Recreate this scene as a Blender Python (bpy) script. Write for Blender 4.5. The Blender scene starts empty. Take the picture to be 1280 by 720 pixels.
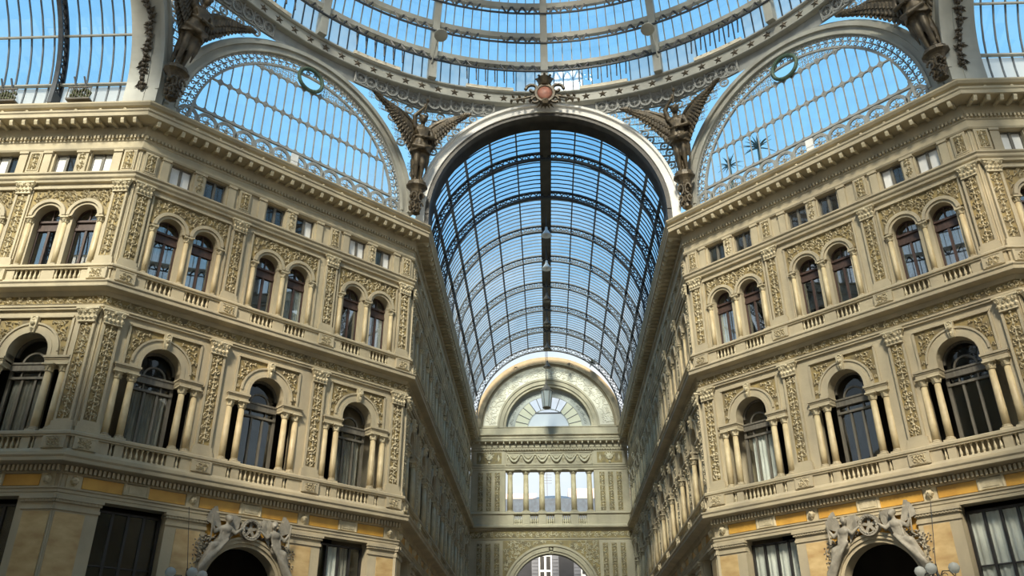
import bpy, math, random
from mathutils import Vector, Matrix
from math import sin, cos, pi, sqrt, radians, tan, atan2

S = bpy.context.scene
COL = S.collection
# ------------------------------------------------------------------ camera
A, Y1, D, YF = 7.5, 41.01, 10.832, 79.05        # half nave, arch plane, corner offset, end wall
YC = Y1 - D - A                                  # centre of the octagon
AP = A + D                                       # apothem of the octagon
q = 1 / sqrt(2)
cam_d = bpy.data.cameras.new('camera')
cam_d.sensor_width = 36.0
cam_d.lens = 1050.67 / 1280 * 36.0
cam_d.clip_end = 2000
cam = bpy.data.objects.new('camera', cam_d)
COL.objects.link(cam)
cam.location = (-0.392, 0, 1.6)
cam.rotation_euler = (pi / 2 + 0.4765, 0, 0.0401)
S.camera = cam
# ------------------------------------------------------------------ sky
world = bpy.data.worlds.new('sky')
S.world = world
world.use_nodes = True
nt = world.node_tree
nt.nodes.clear()
N = nt.nodes.new
wo = N('ShaderNodeOutputWorld'); bg = N('ShaderNodeBackground')
tc = N('ShaderNodeTexCoord'); sx = N('ShaderNodeSeparateXYZ')
nt.links.new(tc.outputs['Generated'], sx.inputs[0])
rp = N('ShaderNodeValToRGB')
e = rp.color_ramp.elements
e[0].position = 0.0; e[0].color = (0.80, 0.86, 0.93, 1)
e[1].position = 1.0; e[1].color = (0.18, 0.50, 0.98, 1)
for pz, cc in ((0.34, (0.80, 0.95, 1.06, 1)), (0.45, (0.50, 0.84, 1.10, 1)), (0.56, (0.32, 0.75, 1.13, 1)), (0.72, (0.25, 0.67, 1.12, 1))):
    k = e.new(pz); k.color = cc
nt.links.new(sx.outputs['Z'], rp.inputs[0])
nz = N('ShaderNodeTexNoise'); nz.inputs['Scale'].default_value = 2.1; nz.inputs['Detail'].default_value = 7
nz.inputs['Roughness'].default_value = 0.55
mp = N('ShaderNodeMapping'); mp.inputs['Scale'].default_value = (1, 1, 2.6); mp.inputs['Location'].default_value = (0.35, 0.1, 0.3)
nt.links.new(tc.outputs['Generated'], mp.inputs[0]); nt.links.new(mp.outputs[0], nz.inputs['Vector'])
cr = N('ShaderNodeValToRGB'); cr.color_ramp.elements[0].position = 0.46; cr.color_ramp.elements[1].position = 0.64
nt.links.new(nz.outputs['Fac'], cr.inputs[0])
mx = N('ShaderNodeMix'); mx.data_type = 'RGBA'
lo = N('ShaderNodeMapRange'); lo.inputs['From Min'].default_value = 0.46; lo.inputs['From Max'].default_value = 0.58
lo.inputs['To Min'].default_value = 1.0; lo.inputs['To Max'].default_value = 0.04
nt.links.new(sx.outputs['Z'], lo.inputs['Value'])
ml = N('ShaderNodeMath'); ml.operation = 'MULTIPLY'; nt.links.new(cr.outputs[0], ml.inputs[0]); nt.links.new(lo.outputs[0], ml.inputs[1])
nt.links.new(ml.outputs[0], mx.inputs[0]); nt.links.new(rp.outputs[0], mx.inputs[6])
mx.inputs[7].default_value = (1.02, 1.06, 1.10, 1)
nt.links.new(mx.outputs[2], bg.inputs[0]); bg.inputs[1].default_value = 1.0
nt.links.new(bg.outputs[0], wo.inputs[0])
# ------------------------------------------------------------------ sun
sun_d = bpy.data.lights.new('sun', 'SUN')
sun_d.energy = 12.0
sun_d.angle = radians(12)
sun_d.color = (1.0, 0.88, 0.69)
sun = bpy.data.objects.new('sun', sun_d)
COL.objects.link(sun)
sun.rotation_euler = Vector((0.11, 0.78, -0.68)).to_track_quat('-Z', 'Y').to_euler()
sun.location = (-10, -40, 60)
# ------------------------------------------------------------------ exposure
vs = S.view_settings
vs.view_transform = 'Standard'; vs.look = 'None'; vs.gamma = 1; vs.use_curve_mapping = False
vs.exposure = 0.0

# ================================================================== materials
def mat(name, col, col2=None, rough=0.7, metal=0.0, scale=1.5, bump=0.0, bscale=12.0, dirt=None, stretch=(1, 1, 1)):
    m = bpy.data.materials.new(name); m.use_nodes = True
    t = m.node_tree; b = t.nodes['Principled BSDF']
    b.inputs['Roughness'].default_value = rough; b.inputs['Metallic'].default_value = metal
    g = t.nodes.new('ShaderNodeNewGeometry')
    mpn = t.nodes.new('ShaderNodeMapping'); mpn.inputs['Scale'].default_value = stretch
    t.links.new(g.outputs['Position'], mpn.inputs[0])
    n = t.nodes.new('ShaderNodeTexNoise'); n.inputs['Scale'].default_value = scale; n.inputs['Detail'].default_value = 6
    t.links.new(mpn.outputs[0], n.inputs['Vector'])
    r = t.nodes.new('ShaderNodeValToRGB')
    r.color_ramp.elements[0].position = 0.35; r.color_ramp.elements[1].position = 0.68
    c2 = col2 or tuple(c * 0.8 for c in col)
    r.color_ramp.elements[0].color = (*c2, 1); r.color_ramp.elements[1].color = (*col, 1)
    t.links.new(n.outputs['Fac'], r.inputs[0])
    out = r.outputs[0]
    if dirt:
        n2 = t.nodes.new('ShaderNodeTexNoise'); n2.inputs['Scale'].default_value = 0.55; n2.inputs['Detail'].default_value = 8
        mp2 = t.nodes.new('ShaderNodeMapping'); mp2.inputs['Scale'].default_value = (1.6, 1.6, 0.5)
        t.links.new(g.outputs['Position'], mp2.inputs[0]); t.links.new(mp2.outputs[0], n2.inputs['Vector'])
        r2 = t.nodes.new('ShaderNodeValToRGB'); r2.color_ramp.elements[0].position = 0.42; r2.color_ramp.elements[1].position = 0.75
        t.links.new(n2.outputs['Fac'], r2.inputs[0])
        x = t.nodes.new('ShaderNodeMix'); x.data_type = 'RGBA'
        t.links.new(r2.outputs[0], x.inputs[0]); t.links.new(out, x.inputs[6]); x.inputs[7].default_value = (*dirt, 1)
        out = x.outputs[2]
    t.links.new(out, b.inputs['Base Color'])
    if bump:
        nb = t.nodes.new('ShaderNodeTexNoise'); nb.inputs['Scale'].default_value = bscale; nb.inputs['Detail'].default_value = 5
        t.links.new(g.outputs['Position'], nb.inputs['Vector'])
        bn = t.nodes.new('ShaderNodeBump'); bn.inputs['Strength'].default_value = bump; bn.inputs['Distance'].default_value = 0.03
        t.links.new(nb.outputs['Fac'], bn.inputs['Height']); t.links.new(bn.outputs[0], b.inputs['Normal'])
    return m

def glass(name, tint, gloss, rough=0.02, frost=0.0, fcol=(0.8, 0.82, 0.84)):
    m = bpy.data.materials.new(name); m.use_nodes = True
    t = m.node_tree; t.nodes.clear()
    o = t.nodes.new('ShaderNodeOutputMaterial'); tr = t.nodes.new('ShaderNodeBsdfTransparent'); gl = t.nodes.new('ShaderNodeBsdfGlossy')
    g = t.nodes.new('ShaderNodeNewGeometry')
    n = t.nodes.new('ShaderNodeTexNoise'); n.inputs['Scale'].default_value = 0.8; n.inputs['Detail'].default_value = 5
    t.links.new(g.outputs['Position'], n.inputs['Vector'])
    r = t.nodes.new('ShaderNodeValToRGB'); r.color_ramp.elements[0].position = 0.3; r.color_ramp.elements[1].position = 0.7
    r.color_ramp.elements[0].color = (*[c * 0.88 for c in tint], 1); r.color_ramp.elements[1].color = (*tint, 1)
    t.links.new(n.outputs['Fac'], r.inputs[0]); t.links.new(r.outputs[0], tr.inputs[0])
    gl.inputs['Roughness'].default_value = rough; gl.inputs[0].default_value = (0.9, 0.93, 0.95, 1)
    mx = t.nodes.new('ShaderNodeMixShader'); mx.inputs[0].default_value = gloss
    t.links.new(tr.outputs[0], mx.inputs[1]); t.links.new(gl.outputs[0], mx.inputs[2])
    last = mx.outputs[0]
    if frost:
        df = t.nodes.new('ShaderNodeBsdfDiffuse'); df.inputs[0].default_value = (*fcol, 1)
        tl = t.nodes.new('ShaderNodeBsdfTranslucent'); tl.inputs[0].default_value = (*fcol, 1)
        h = t.nodes.new('ShaderNodeMixShader'); h.inputs[0].default_value = 0.6
        t.links.new(df.outputs[0], h.inputs[1]); t.links.new(tl.outputs[0], h.inputs[2])
        m3 = t.nodes.new('ShaderNodeMixShader'); m3.inputs[0].default_value = frost
        t.links.new(last, m3.inputs[1]); t.links.new(h.outputs[0], m3.inputs[2]); last = m3.outputs[0]
    t.links.new(last, o.inputs[0])
    return m

STONE = mat('limestone', (0.525, 0.45, 0.305), (0.43, 0.37, 0.25), 0.8, scale=0.9, bump=0.35, bscale=5, dirt=(0.36, 0.31, 0.22))
CARVED = mat('carved_limestone', (0.68, 0.60, 0.42), (0.50, 0.43, 0.28), 0.75, scale=3.0, bump=0.4, bscale=14, dirt=(0.40, 0.34, 0.22))
GOLD = mat('ochre_ground', (0.34, 0.255, 0.10), (0.17, 0.135, 0.075), 0.75, scale=2.2, bump=0.3)
ORANGE = mat('ochre_marble', (0.66, 0.38, 0.07), (0.52, 0.28, 0.05), 0.45, scale=1.6)
COLM = mat('yellow_marble', (0.60, 0.50, 0.30), (0.48, 0.38, 0.22), 0.5, scale=2.4)
PANM = mat('veined_marble', (0.64, 0.48, 0.24), (0.46, 0.30, 0.13), 0.4, scale=1.3, stretch=(1, 1, 2.2))
IRON = mat('pale_painted_iron', (0.46, 0.46, 0.405), (0.38, 0.38, 0.335), 0.55, scale=1.2, dirt=(0.31, 0.30, 0.265))
SUNIRON = mat('sun_whitened_iron', (0.90, 0.88, 0.83), (0.82, 0.80, 0.75), 0.8, scale=1.2)  # grey iron of the nave rim, whitened in colour to stand for direct sun
BACKIRON = mat('backlit_iron', (0.15, 0.17, 0.19), (0.10, 0.115, 0.13), 0.5)  # pale iron of the arm bars, darkened in colour for their backlit look
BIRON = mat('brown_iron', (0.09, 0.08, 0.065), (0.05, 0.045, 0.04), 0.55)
LACE = mat('grey_iron_lace', (0.36, 0.365, 0.345), (0.28, 0.285, 0.27), 0.5, scale=2.0)
DARK = mat('dark_iron', (0.040, 0.044, 0.052), (0.024, 0.027, 0.032), 0.5, scale=2.0)
BRONZE = mat('bronze', (0.125, 0.095, 0.055), (0.045, 0.034, 0.02), 0.5, metal=0.2, scale=3.0)
STARM = mat('dark_bronze', (0.11, 0.085, 0.055), (0.06, 0.05, 0.035), 0.5, scale=3.0)
GREENB = mat('verdigris_bronze', (0.10, 0.17, 0.12), (0.05, 0.09, 0.06), 0.5, scale=4.0)
WOOD = mat('red_brown_wood', (0.080, 0.045, 0.034), (0.05, 0.028, 0.022), 0.5, scale=3, stretch=(4, 4, 0.6))
GWOOD = mat('grey_wood', (0.17, 0.155, 0.125), (0.11, 0.10, 0.08), 0.55, scale=3, stretch=(4, 4, 0.6))
BLACK = mat('black_steel', (0.03, 0.028, 0.028), (0.02, 0.018, 0.018), 0.45)
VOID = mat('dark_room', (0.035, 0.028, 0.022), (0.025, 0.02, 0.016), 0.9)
CURT = mat('pale_curtain', (0.88, 0.90, 0.85), (0.76, 0.79, 0.75), 0.9, scale=5, stretch=(4, 4, 0.4))
GCURT = mat('grey_curtain', (0.30, 0.30, 0.27), (0.19, 0.19, 0.17), 0.9, scale=5, stretch=(4, 4, 0.4))
WHITEP = mat('white_paint', (0.85, 0.85, 0.83), (0.76, 0.76, 0.74), 0.5)
SCULPT = mat('grey_marble_figures', (0.38, 0.35, 0.285), (0.20, 0.185, 0.15), 0.6, scale=2.5)
GREEN = mat('leaf_green', (0.10, 0.12, 0.035), (0.05, 0.065, 0.02), 0.7, scale=4)
DGREEN = mat('palm_green', (0.13, 0.22, 0.19), (0.08, 0.14, 0.12), 0.7, scale=4)
PINKR = mat('rose_stone', (0.42, 0.17, 0.11), (0.30, 0.12, 0.08), 0.5, scale=4)
FLOORM = mat('marble_floor', (0.13, 0.115, 0.10), (0.075, 0.068, 0.06), 0.3, scale=0.5)
HOUSEG = mat('grey_render', (0.028, 0.029, 0.035), (0.02, 0.021, 0.026), 0.8, scale=1)
HOUSEP = mat('pink_render', (0.72, 0.50, 0.42), (0.64, 0.44, 0.37), 0.8, scale=1)
HOUSEY = mat('yellow_render', (0.90, 0.82, 0.56), (0.84, 0.76, 0.52), 0.8, scale=1)
SHUT = mat('grey_shutter', (0.17, 0.175, 0.20), (0.13, 0.135, 0.155), 0.7)
SLATE = mat('slate_blue_roof', (0.07, 0.10, 0.14), (0.045, 0.06, 0.085), 0.5, scale=3)
GLASS = glass('clear_glass', (0.93, 0.96, 0.99), 0.06)
VGLASS = glass('vault_glass', (0.66, 0.81, 0.94), 0.05)
DGLASS = glass('dome_glass', (0.90, 0.95, 0.99), 0.05, frost=0.03)
AGLASS = glass('arm_glass', (0.86, 0.93, 0.99), 0.05, frost=0.02)
MILK = glass('milk_glass', (0.80, 0.86, 0.88), 0.04, 0.3, frost=0.92, fcol=(0.97, 0.97, 0.93))
YMILK = glass('yellow_milk_glass', (0.85, 0.80, 0.55), 0.04, 0.3, frost=0.7, fcol=(0.97, 0.90, 0.62))
WSTONE = mat('weathered_stone', (0.36, 0.29, 0.18), (0.27, 0.22, 0.14), 0.8, scale=1.2)
PLASTER = mat('pale_plaster', (0.80, 0.74, 0.60), (0.66, 0.60, 0.47), 0.8, scale=1.4, bump=0.3)
FROST = glass('milky_glass', (0.80, 0.88, 0.92), 0.05, 0.2, frost=0.42, fcol=(0.86, 0.88, 0.82))
WGLASS = glass('window_glass', (0.86, 0.88, 0.88), 0.22, 0.015)
HGLASS = glass('hall_glass', (0.95, 0.96, 0.95), 0.045, 0.02)
GLOBE = glass('opal_glass', (0.7, 0.72, 0.72), 0.1, 0.1, frost=0.85, fcol=(0.75, 0.78, 0.76))

# ================================================================== mesh helpers
class M:
    def __init__(s): s.v = []; s.f = []; s.m = []
    def face(s, pts, mi=0):
        i = len(s.v); s.v.extend(pts); s.f.append(tuple(range(i, i + len(pts)))); s.m.append(mi)
    def box(s, x0, x1, y0, y1, z0, z1, mi=0):
        i = len(s.v)
        s.v += [(x0, y0, z0), (x1, y0, z0), (x1, y1, z0), (x0, y1, z0), (x0, y0, z1), (x1, y0, z1), (x1, y1, z1), (x0, y1, z1)]
        for q4 in ((0, 3, 2, 1), (4, 5, 6, 7), (0, 1, 5, 4), (1, 2, 6, 5), (2, 3, 7, 6), (3, 0, 4, 7)):
            s.f.append(tuple(i + a for a in q4)); s.m.append(mi)
    def grid(s, rows, closed=False, mi=0, cap=False):
        i = len(s.v); n = len(rows[0])
        for r in rows: s.v.extend(r)
        for a in range(len(rows) - 1):
            for b in range(n if closed else n - 1):
                c = (b + 1) % n
                s.f.append((i + a * n + b, i + a * n + c, i + (a + 1) * n + c, i + (a + 1) * n + b)); s.m.append(mi)
        if cap:
            s.f.append(tuple(i + b for b in range(n))[::-1]); s.m.append(mi)
            j = i + (len(rows) - 1) * n
            s.f.append(tuple(j + b for b in range(n))); s.m.append(mi)
    def lathe(s, prof, n=10, c=(0, 0, 0), mi=0, sx=1, sy=1):
        s.grid([[(c[0] + r * sx * cos(2 * pi * a / n), c[1] + r * sy * sin(2 * pi * a / n), c[2] + z) for a in range(n)] for r, z in prof], True, mi, True)
    def tube(s, pts, rad, n=5, mi=0, cap=True, flat=1.0):
        P = [Vector(p) for p in pts]; rows = []; up = None
        for i, p in enumerate(P):
            d = (P[min(i + 1, len(P) - 1)] - P[max(i - 1, 0)])
            if d.length < 1e-6: d = Vector((0, 0, 1))
            d.normalize()
            if up is None:
                up = Vector((0, 1, 0)) if abs(d.y) < 0.9 else Vector((1, 0, 0))
            a = d.cross(up); a.normalize(); b = a.cross(d)
            r = rad[i] if isinstance(rad, (list, tuple)) else rad
            rows.append([tuple(p + a * (r * cos(2 * pi * k / n)) + b * (r * flat * sin(2 * pi * k / n))) for k in range(n)])
            up = b
        s.grid(rows, True, mi, cap)
    def arc(s, r0, r1, y0, y1, a0=0, a1=pi, n=24, cx=0, cz=0, mi=0):
        """box-section arch in the XZ plane"""
        rows = []
        for i in range(n + 1):
            a = a0 + (a1 - a0) * i / n; c, d = cos(a), sin(a)
            rows.append([(cx + r0 * c, y0, cz + r0 * d), (cx + r1 * c, y0, cz + r1 * d), (cx + r1 * c, y1, cz + r1 * d), (cx + r0 * c, y1, cz + r0 * d)])
        s.grid(rows, True, mi, True)
    def bar(s, p, r, w, d, mi=0):
        """rectangular bar between two points; w across, d deep"""
        p = Vector(p); r = Vector(r); t = (r - p); t.normalize()
        up = Vector((0, 1, 0)) if abs(t.y) < 0.95 else Vector((0, 0, 1))
        a = t.cross(up); a.normalize(); b = a.cross(t)
        a = a * (w / 2); b = b * (d / 2)
        s.grid([[tuple(x + a + b), tuple(x - a + b), tuple(x - a - b), tuple(x + a - b)] for x in (p, r)], True, mi, True)
    def profile(s, prof, x0, x1, m0=0.0, m1=0.0, mi=0):
        """extrude a (projection, z) outline along x; ends mitred by m * projection"""
        s.grid([[(x0 - p * m0, -p, z) for p, z in prof], [(x1 + p * m1, -p, z) for p, z in prof]], False, mi)
        s.face([(x0 - p * m0, -p, z) for p, z in prof], mi); s.face([(x1 + p * m1, -p, z) for p, z in prof][::-1], mi)
    def add(s, o, off=(0, 0, 0), mir=False, sc=1.0):
        i = len(s.v)
        s.v += [((-x if mir else x) * sc + off[0], y * sc + off[1], z * sc + off[2]) for x, y, z in o.v]
        s.f += [tuple(i + a for a in f) for f in o.f]; s.m += o.m
    def deep(s, k):
        s.v = [(x, y * k, z) for x, y, z in s.v]; return s
    def mesh(s, name, *mats, smooth=False):
        me = bpy.data.meshes.new(name); me.from_pydata(s.v, [], s.f)
        for m in mats: me.materials.append(m)
        if len(mats) > 1: me.polygons.foreach_set('material_index', s.m)
        if smooth: me.polygons.foreach_set('use_smooth', [True] * len(s.f))
        me.update(); return me

def part(name, me, parent, loc=(0, 0, 0), rot=(0, 0, 0), scale=None, stuff=False, label=None):
    o = bpy.data.objects.new(name, me); COL.objects.link(o); o.parent = parent
    o.location = loc; o.rotation_euler = rot
    if scale: o.scale = scale
    if stuff: o['kind'] = 'stuff'
    if label: o['label'] = label
    return o

def top(name, me, loc=(0, 0, 0), rot=(0, 0, 0), label=None, cat=None, kind=None, group=None):
    o = bpy.data.objects.new(name, me); COL.objects.link(o); o.location = loc; o.rotation_euler = rot
    if label: o['label'] = label
    if cat: o['category'] = cat
    if kind: o['kind'] = kind
    if group: o['group'] = group
    return o

# ---------------------------------------------------------------- carved relief
def leaf(m, x, z, a, L, w, y=0.0, h=0.03):
    c, s_ = cos(a), sin(a)
    P = lambda u, v, d: (x + u * c - v * s_, y - d, z + u * s_ + v * c)
    b, l, r, t, k = P(0, 0, .004), P(L * .4, w / 2, .004), P(L * .4, -w / 2, .004), P(L, 0, .01), P(L * .45, 0, h)
    i = len(m.v); m.v += [b, l, t, r, k]
    m.f += [(i, i + 4, i + 1), (i + 1, i + 4, i + 2), (i + 2, i + 4, i + 3), (i + 3, i + 4, i)]; m.m += [0] * 4
def spiral(m, x, z, r, a0, turns, th, y=0.0, d=1, n=13, shrink=0.8):
    rows = []
    for i in range(n + 1):
        t = i / n; a = a0 + d * turns * 2 * pi * t; rr = r * (1 - shrink * t); w = th * (1 - .45 * t)
        c, s_ = cos(a), sin(a)
        rows.append([(x + (rr - w) * c, y, z + (rr - w) * s_), (x + rr * c, y - w * 1.1, z + rr * s_), (x + (rr + w) * c, y, z + (rr + w) * s_)])
    m.grid(rows)
def knob(m, x, z, r, y=0.0, h=None):
    h = h or r * .8
    m.grid([[(x + r * f * cos(2 * pi * k / 6), y - hh, z + r * f * sin(2 * pi * k / 6)) for k in range(6)] for f, hh in ((1, 0), (.75, h * .75), (.15, h))], True)
def candelabra(w, h, seed):
    R = random.Random(seed); m = M(); n = max(1, round(h / (w * 1.15))); u = h / n
    m.box(-.02, .02, -.015, 0, 0, h)
    for i in range(n):
        z = u * (i + .5); r = w * .24
        up = R.choice((1, -1))
        for sd in (1, -1):
            spiral(m, sd * r * 1.0, z, r * .9, -pi / 2 * up if sd > 0 else -pi / 2 * up, 1.15, .028, d=sd * up)
            for k in range(5):
                aa = R.uniform(-1.2, 1.2); leaf(m, sd * R.uniform(.02, w * .25), z + R.uniform(-.45, .45) * u, aa if sd > 0 else pi - aa, w * R.uniform(.22, .34), .09, h=.05)
        knob(m, 0, z + u * .42, .06); leaf(m, 0, z - u * .2, pi / 2, .2, .14, h=.07)
    return m
def scrollband(L, h, unit, seed, gap=None):
    R = random.Random(seed); m = M(); n = max(1, round(L / unit)); u = L / n
    for i in range(n):
        x = u * (i + .5); d = 1 if i % 2 else -1
        spiral(m, x, h / 2, h * .36, d * pi / 2, 1.2, h * .085, d=d, n=11)
        knob(m, x, h / 2, h * .13)
        for k in range(5):
            a = R.uniform(0, 2 * pi); leaf(m, x + cos(a) * u * .3, h / 2 + sin(a) * h * .2, a + R.uniform(-.6, .6), h * .36, h * .2, h=.07)
    return m
def fill(inside, x0, x1, z0, z1, step, seed, sz=.2):
    R = random.Random(seed); m = M(); z = z0
    while z < z1:
        x = x0
        while x < x1:
            px, pz = x + R.uniform(-.3, .3) * step, z + R.uniform(-.3, .3) * step
            if inside(px, pz):
                a = R.uniform(0, 2 * pi)
                if R.random() < .4: spiral(m, px, pz, step * .42, a, 1.1, step * .1, d=R.choice((1, -1)), n=9)
                for k in range(3):
                    b = a + k * 2.1
                    ex, ez = px + cos(b) * sz, pz + sin(b) * sz
                    leaf(m, px, pz, b, sz if inside(ex, ez) else sz * .55, sz * .5, h=.06)
                knob(m, px, pz, step * .14)
            x += step
        z += step
    return m
def rosette(w, h, seed):
    R = random.Random(seed); m = M()
    for sx_ in (1, -1):
        for sz_ in (1, -1):
            spiral(m, sx_ * w * .24, h / 2 + sz_ * h * .24, w * .2, R.uniform(0, 6), 1.1, .025, d=sx_ * sz_, n=9)
            leaf(m, 0, h / 2, atan2(sz_ * h, sx_ * w), w * .42, .1, h=.05)
    knob(m, 0, h / 2, .07)
    return m
def capital(w, h, dep=.16):
    m = M()
    m.grid([[(x * f, -dd * g, z) for x, dd in ((-w / 2, 0), (-w / 2, 1), (0, 1.15), (w / 2, 1), (w / 2, 0))] for z, f, g in ((0, .74, dep * .5), (h * .5, .8, dep * .65), (h * .85, 1.0, dep))])
    m.box(-w * .52, w * .52, -dep * 1.15, 0, h * .85, h)
    m.box(-w * .39, w * .39, -dep * .6, 0, -.04, .03)
    for sd in (1, -1):
        spiral(m, sd * w * .36, h * .66, h * .17, pi / 2, 1.2, .035, y=-dep * 1.0, d=sd, n=9)
        leaf(m, sd * w * .36, h * .05, pi / 2, h * .5, w * .22, y=-dep * .6, h=.09)
    for x in (-.18, 0, .18): leaf(m, x * w, h * .02, pi / 2, h * .42, w * .2, y=-dep * .62, h=.1)
    for x in (-.1, .1): leaf(m, x * w, h * .4, pi / 2, h * .4, w * .2, y=-dep * .75, h=.1)
    knob(m, 0, h * .78, .09, y=-dep)
    return m.mesh('capital', CARVED)
def arch_plate(m, x0, x1, z0, z1, cx, r, zs, y, d, n=14, reveal=True, mi=0):
    """flat wall with a round-headed opening from z0, spring zs"""
    if x0 < cx - r - 1e-4: m.face([(x0, y, z0), (cx - r, y, z0), (cx - r, y, zs), (x0, y, zs)], mi)
    if x1 > cx + r + 1e-4: m.face([(cx + r, y, z0), (x1, y, z0), (x1, y, zs), (cx + r, y, zs)], mi)
    def edge(a):
        c, s_ = cos(a), sin(a); t = 1e9
        if c > 1e-9: t = min(t, (x1 - cx) / c)
        if c < -1e-9: t = min(t, (x0 - cx) / c)
        if s_ > 1e-9: t = min(t, (z1 - zs) / s_)
        return (cx + t * c, y, zs + t * s_)
    an = sorted([pi * i / n for i in range(n + 1)] + [atan2(z1 - zs, x1 - cx), atan2(z1 - zs, x0 - cx)])
    for a, b in zip(an, an[1:]):
        if b - a < 1e-6: continue
        pa, pb = (cx + r * cos(a), y, zs + r * sin(a)), (cx + r * cos(b), y, zs + r * sin(b))
        m.face([pa, edge(a), edge(b), pb], mi)
        if reveal: m.face([pa, pb, (pb[0], y + d, pb[2]), (pa[0], y + d, pa[2])], mi)
    if reveal and zs > z0:
        for x in (cx - r, cx + r): m.face([(x, y, z0), (x, y, zs), (x, y + d, zs), (x, y + d, z0)], mi)
def rect_plate(m, x0, x1, z0, z1, a0, a1, b0, b1, y, d, mi=0):
    for X0, X1, Z0, Z1 in ((x0, a0, z0, z1), (a1, x1, z0, z1), (a0, a1, z0, b0), (a0, a1, b1, z1)):
        if X1 - X0 > 1e-4 and Z1 - Z0 > 1e-4: m.face([(X0, y, Z0), (X1, y, Z0), (X1, y, Z1), (X0, y, Z1)], mi)
    m.face([(a0, y, b0), (a0, y, b1), (a0, y + d, b1), (a0, y + d, b0)], mi); m.face([(a1, y, b0), (a1, y, b1), (a1, y + d, b1), (a1, y + d, b0)], mi)
    m.face([(a0, y, b0), (a1, y, b0), (a1, y + d, b0), (a0, y + d, b0)], mi); m.face([(a0, y, b1), (a1, y, b1), (a1, y + d, b1), (a0, y + d, b1)], mi)
def disc_half(m, r, y, cz=0, n=14, cx=0, r0=0.0, a0=0, a1=pi, mi=0):
    for i in range(n):
        a, b = a0 + (a1 - a0) * i / n, a0 + (a1 - a0) * (i + 1) / n
        P = lambda rr, t: (cx + rr * cos(t), y, cz + rr * sin(t))
        if r0 > 0: m.face([P(r0, a), P(r, a), P(r, b), P(r0, b)], mi)
        else: m.face([(cx, y, cz), P(r, a), P(r, b)], mi)

# ================================================================== facade modules (x right, y into the wall, z up)
WY = .13                                   # wall field behind the pilaster face
def column_mesh(r, z0, z1, n=12):
    h = z1 - z0; m = M()
    m.lathe([(r * .98, 0), (r * 1.0, h * .3), (r * .84, h)], n, (0, 0, z0)); return m.mesh('column', COLM, smooth=True)
def col_base(r, h):
    m = M(); m.box(-r * 1.45, r * 1.45, -r * 1.45, r * 1.45, 0, h * .4)
    m.lathe([(r * 1.35, h * .4), (r * 1.4, h * .55), (r * 1.15, h * .7), (r * 1.25, h * .85), (r, h)], 10); return m.mesh('base', STONE)
def col_cap(r, h):
    m = M(); m.lathe([(r * .85, 0), (r * 1.1, .02), (r * .9, .04), (r * 1.0, h * .5), (r * 1.5, h * .82)], 10)
    m.box(-r * 1.55, r * 1.55, -r * 1.55, r * 1.55, h * .82, h)
    for k in range(8):
        a = k * pi / 4; m.lathe([(.01, 0), (.035, h * .25), (.05, h * .42), (.015, h * .5)], 5, (cos(a) * r * 1.1, sin(a) * r * 1.1, .03 + (k % 2) * h * .3))
    return m.mesh('capital', CARVED)
def baluster_mesh(h, r=.062):
    m = M(); m.lathe([(r, 0), (r, h * .1), (r * .6, h * .14), (r * .95, h * .3), (r * .85, h * .42), (r * .42, h * .68), (r * .5, h * .85), (r * .9, h * .9), (r * .9, h)], 8)
    return m.mesh('baluster', CARVED)
ME = {}
ME['col2'] = column_mesh(.15, 0, 2.25); ME['base2'] = col_base(.15, .2); ME['cap2'] = col_cap(.15, .33)
ME['col3'] = column_mesh(.115, 0, 1.98, 10); ME['base3'] = col_base(.115, .16); ME['cap3'] = col_cap(.115, .27)
ME['bal2'] = baluster_mesh(.5); ME['bal3'] = baluster_mesh(.48)
for i in range(3):
    ME['cand2%d' % i] = candelabra(.46, 4.0, 10 + i).deep(1.7).mesh('relief', CARVED)
    ME['cand3%d' % i] = candelabra(.44, 3.1, 20 + i).deep(1.7).mesh('relief', CARVED)
    ME['ros%d' % i] = fill(lambda x, z: abs(x) < .25 and .02 < z < .38, -.22, .26, .05, .4, .13, 30 + i, .11).deep(1.2).mesh('relief', CARVED)
    ME['att%d' % i] = candelabra(.34, .95, 40 + i).deep(1.7).mesh('relief', CARVED)
def pil_mesh(w, z0, zb, z1, gz0, gz1, gw, base_w):
    m = M(); m.box(-w / 2, w / 2, .03, WY, zb, z1)
    m.box(-base_w / 2, base_w / 2, -.07, WY, z0, z0 + (zb - z0) * .55); m.box(-base_w / 2 + .04, base_w / 2 - .04, -.03, WY, z0 + (zb - z0) * .55, zb)
    # raised border around the sunk panel
    for x in (-w / 2, w / 2 - (w - gw) / 2): m.box(x, x + (w - gw) / 2, -.02, .03, zb, z1)
    m.box(-gw / 2, gw / 2, -.02, .03, zb, gz0); m.box(-gw / 2, gw / 2, -.02, .03, gz1, z1)
    m.face([(-gw / 2, .025, gz0), (gw / 2, .025, gz0), (gw / 2, .025, gz1), (-gw / 2, .025, gz1)], 1)
    return m.mesh('pilaster', STONE, GOLD)
ME['pil2'] = pil_mesh(.70, 11.40, 11.85, 16.03, 11.93, 15.97, .50, .92)
ME['pil3'] = pil_mesh(.66, 18.62, 19.02, 22.33, 19.10, 22.28, .48, .86)
ME['pcap2'] = capital(.92, .58, .2); ME['pcap3'] = capital(.84, .55, .17)
def ped(w, z0, z1):
    m = M(); m.box(-w / 2, w / 2, -.24, .05, z0, z1); m.box(-w / 2 + .1, w / 2 - .1, -.26, -.24, z0 + .03, z0 + .05); m.box(-w / 2 + .1, w / 2 - .1, -.26, -.24, z1 - .05, z1 - .03)
    return m.mesh('pedestal', STONE)
ME['ped2'] = ped(.86, 10.72, 11.2); ME['ped3'] = ped(.82, 17.9, 18.42)
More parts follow.
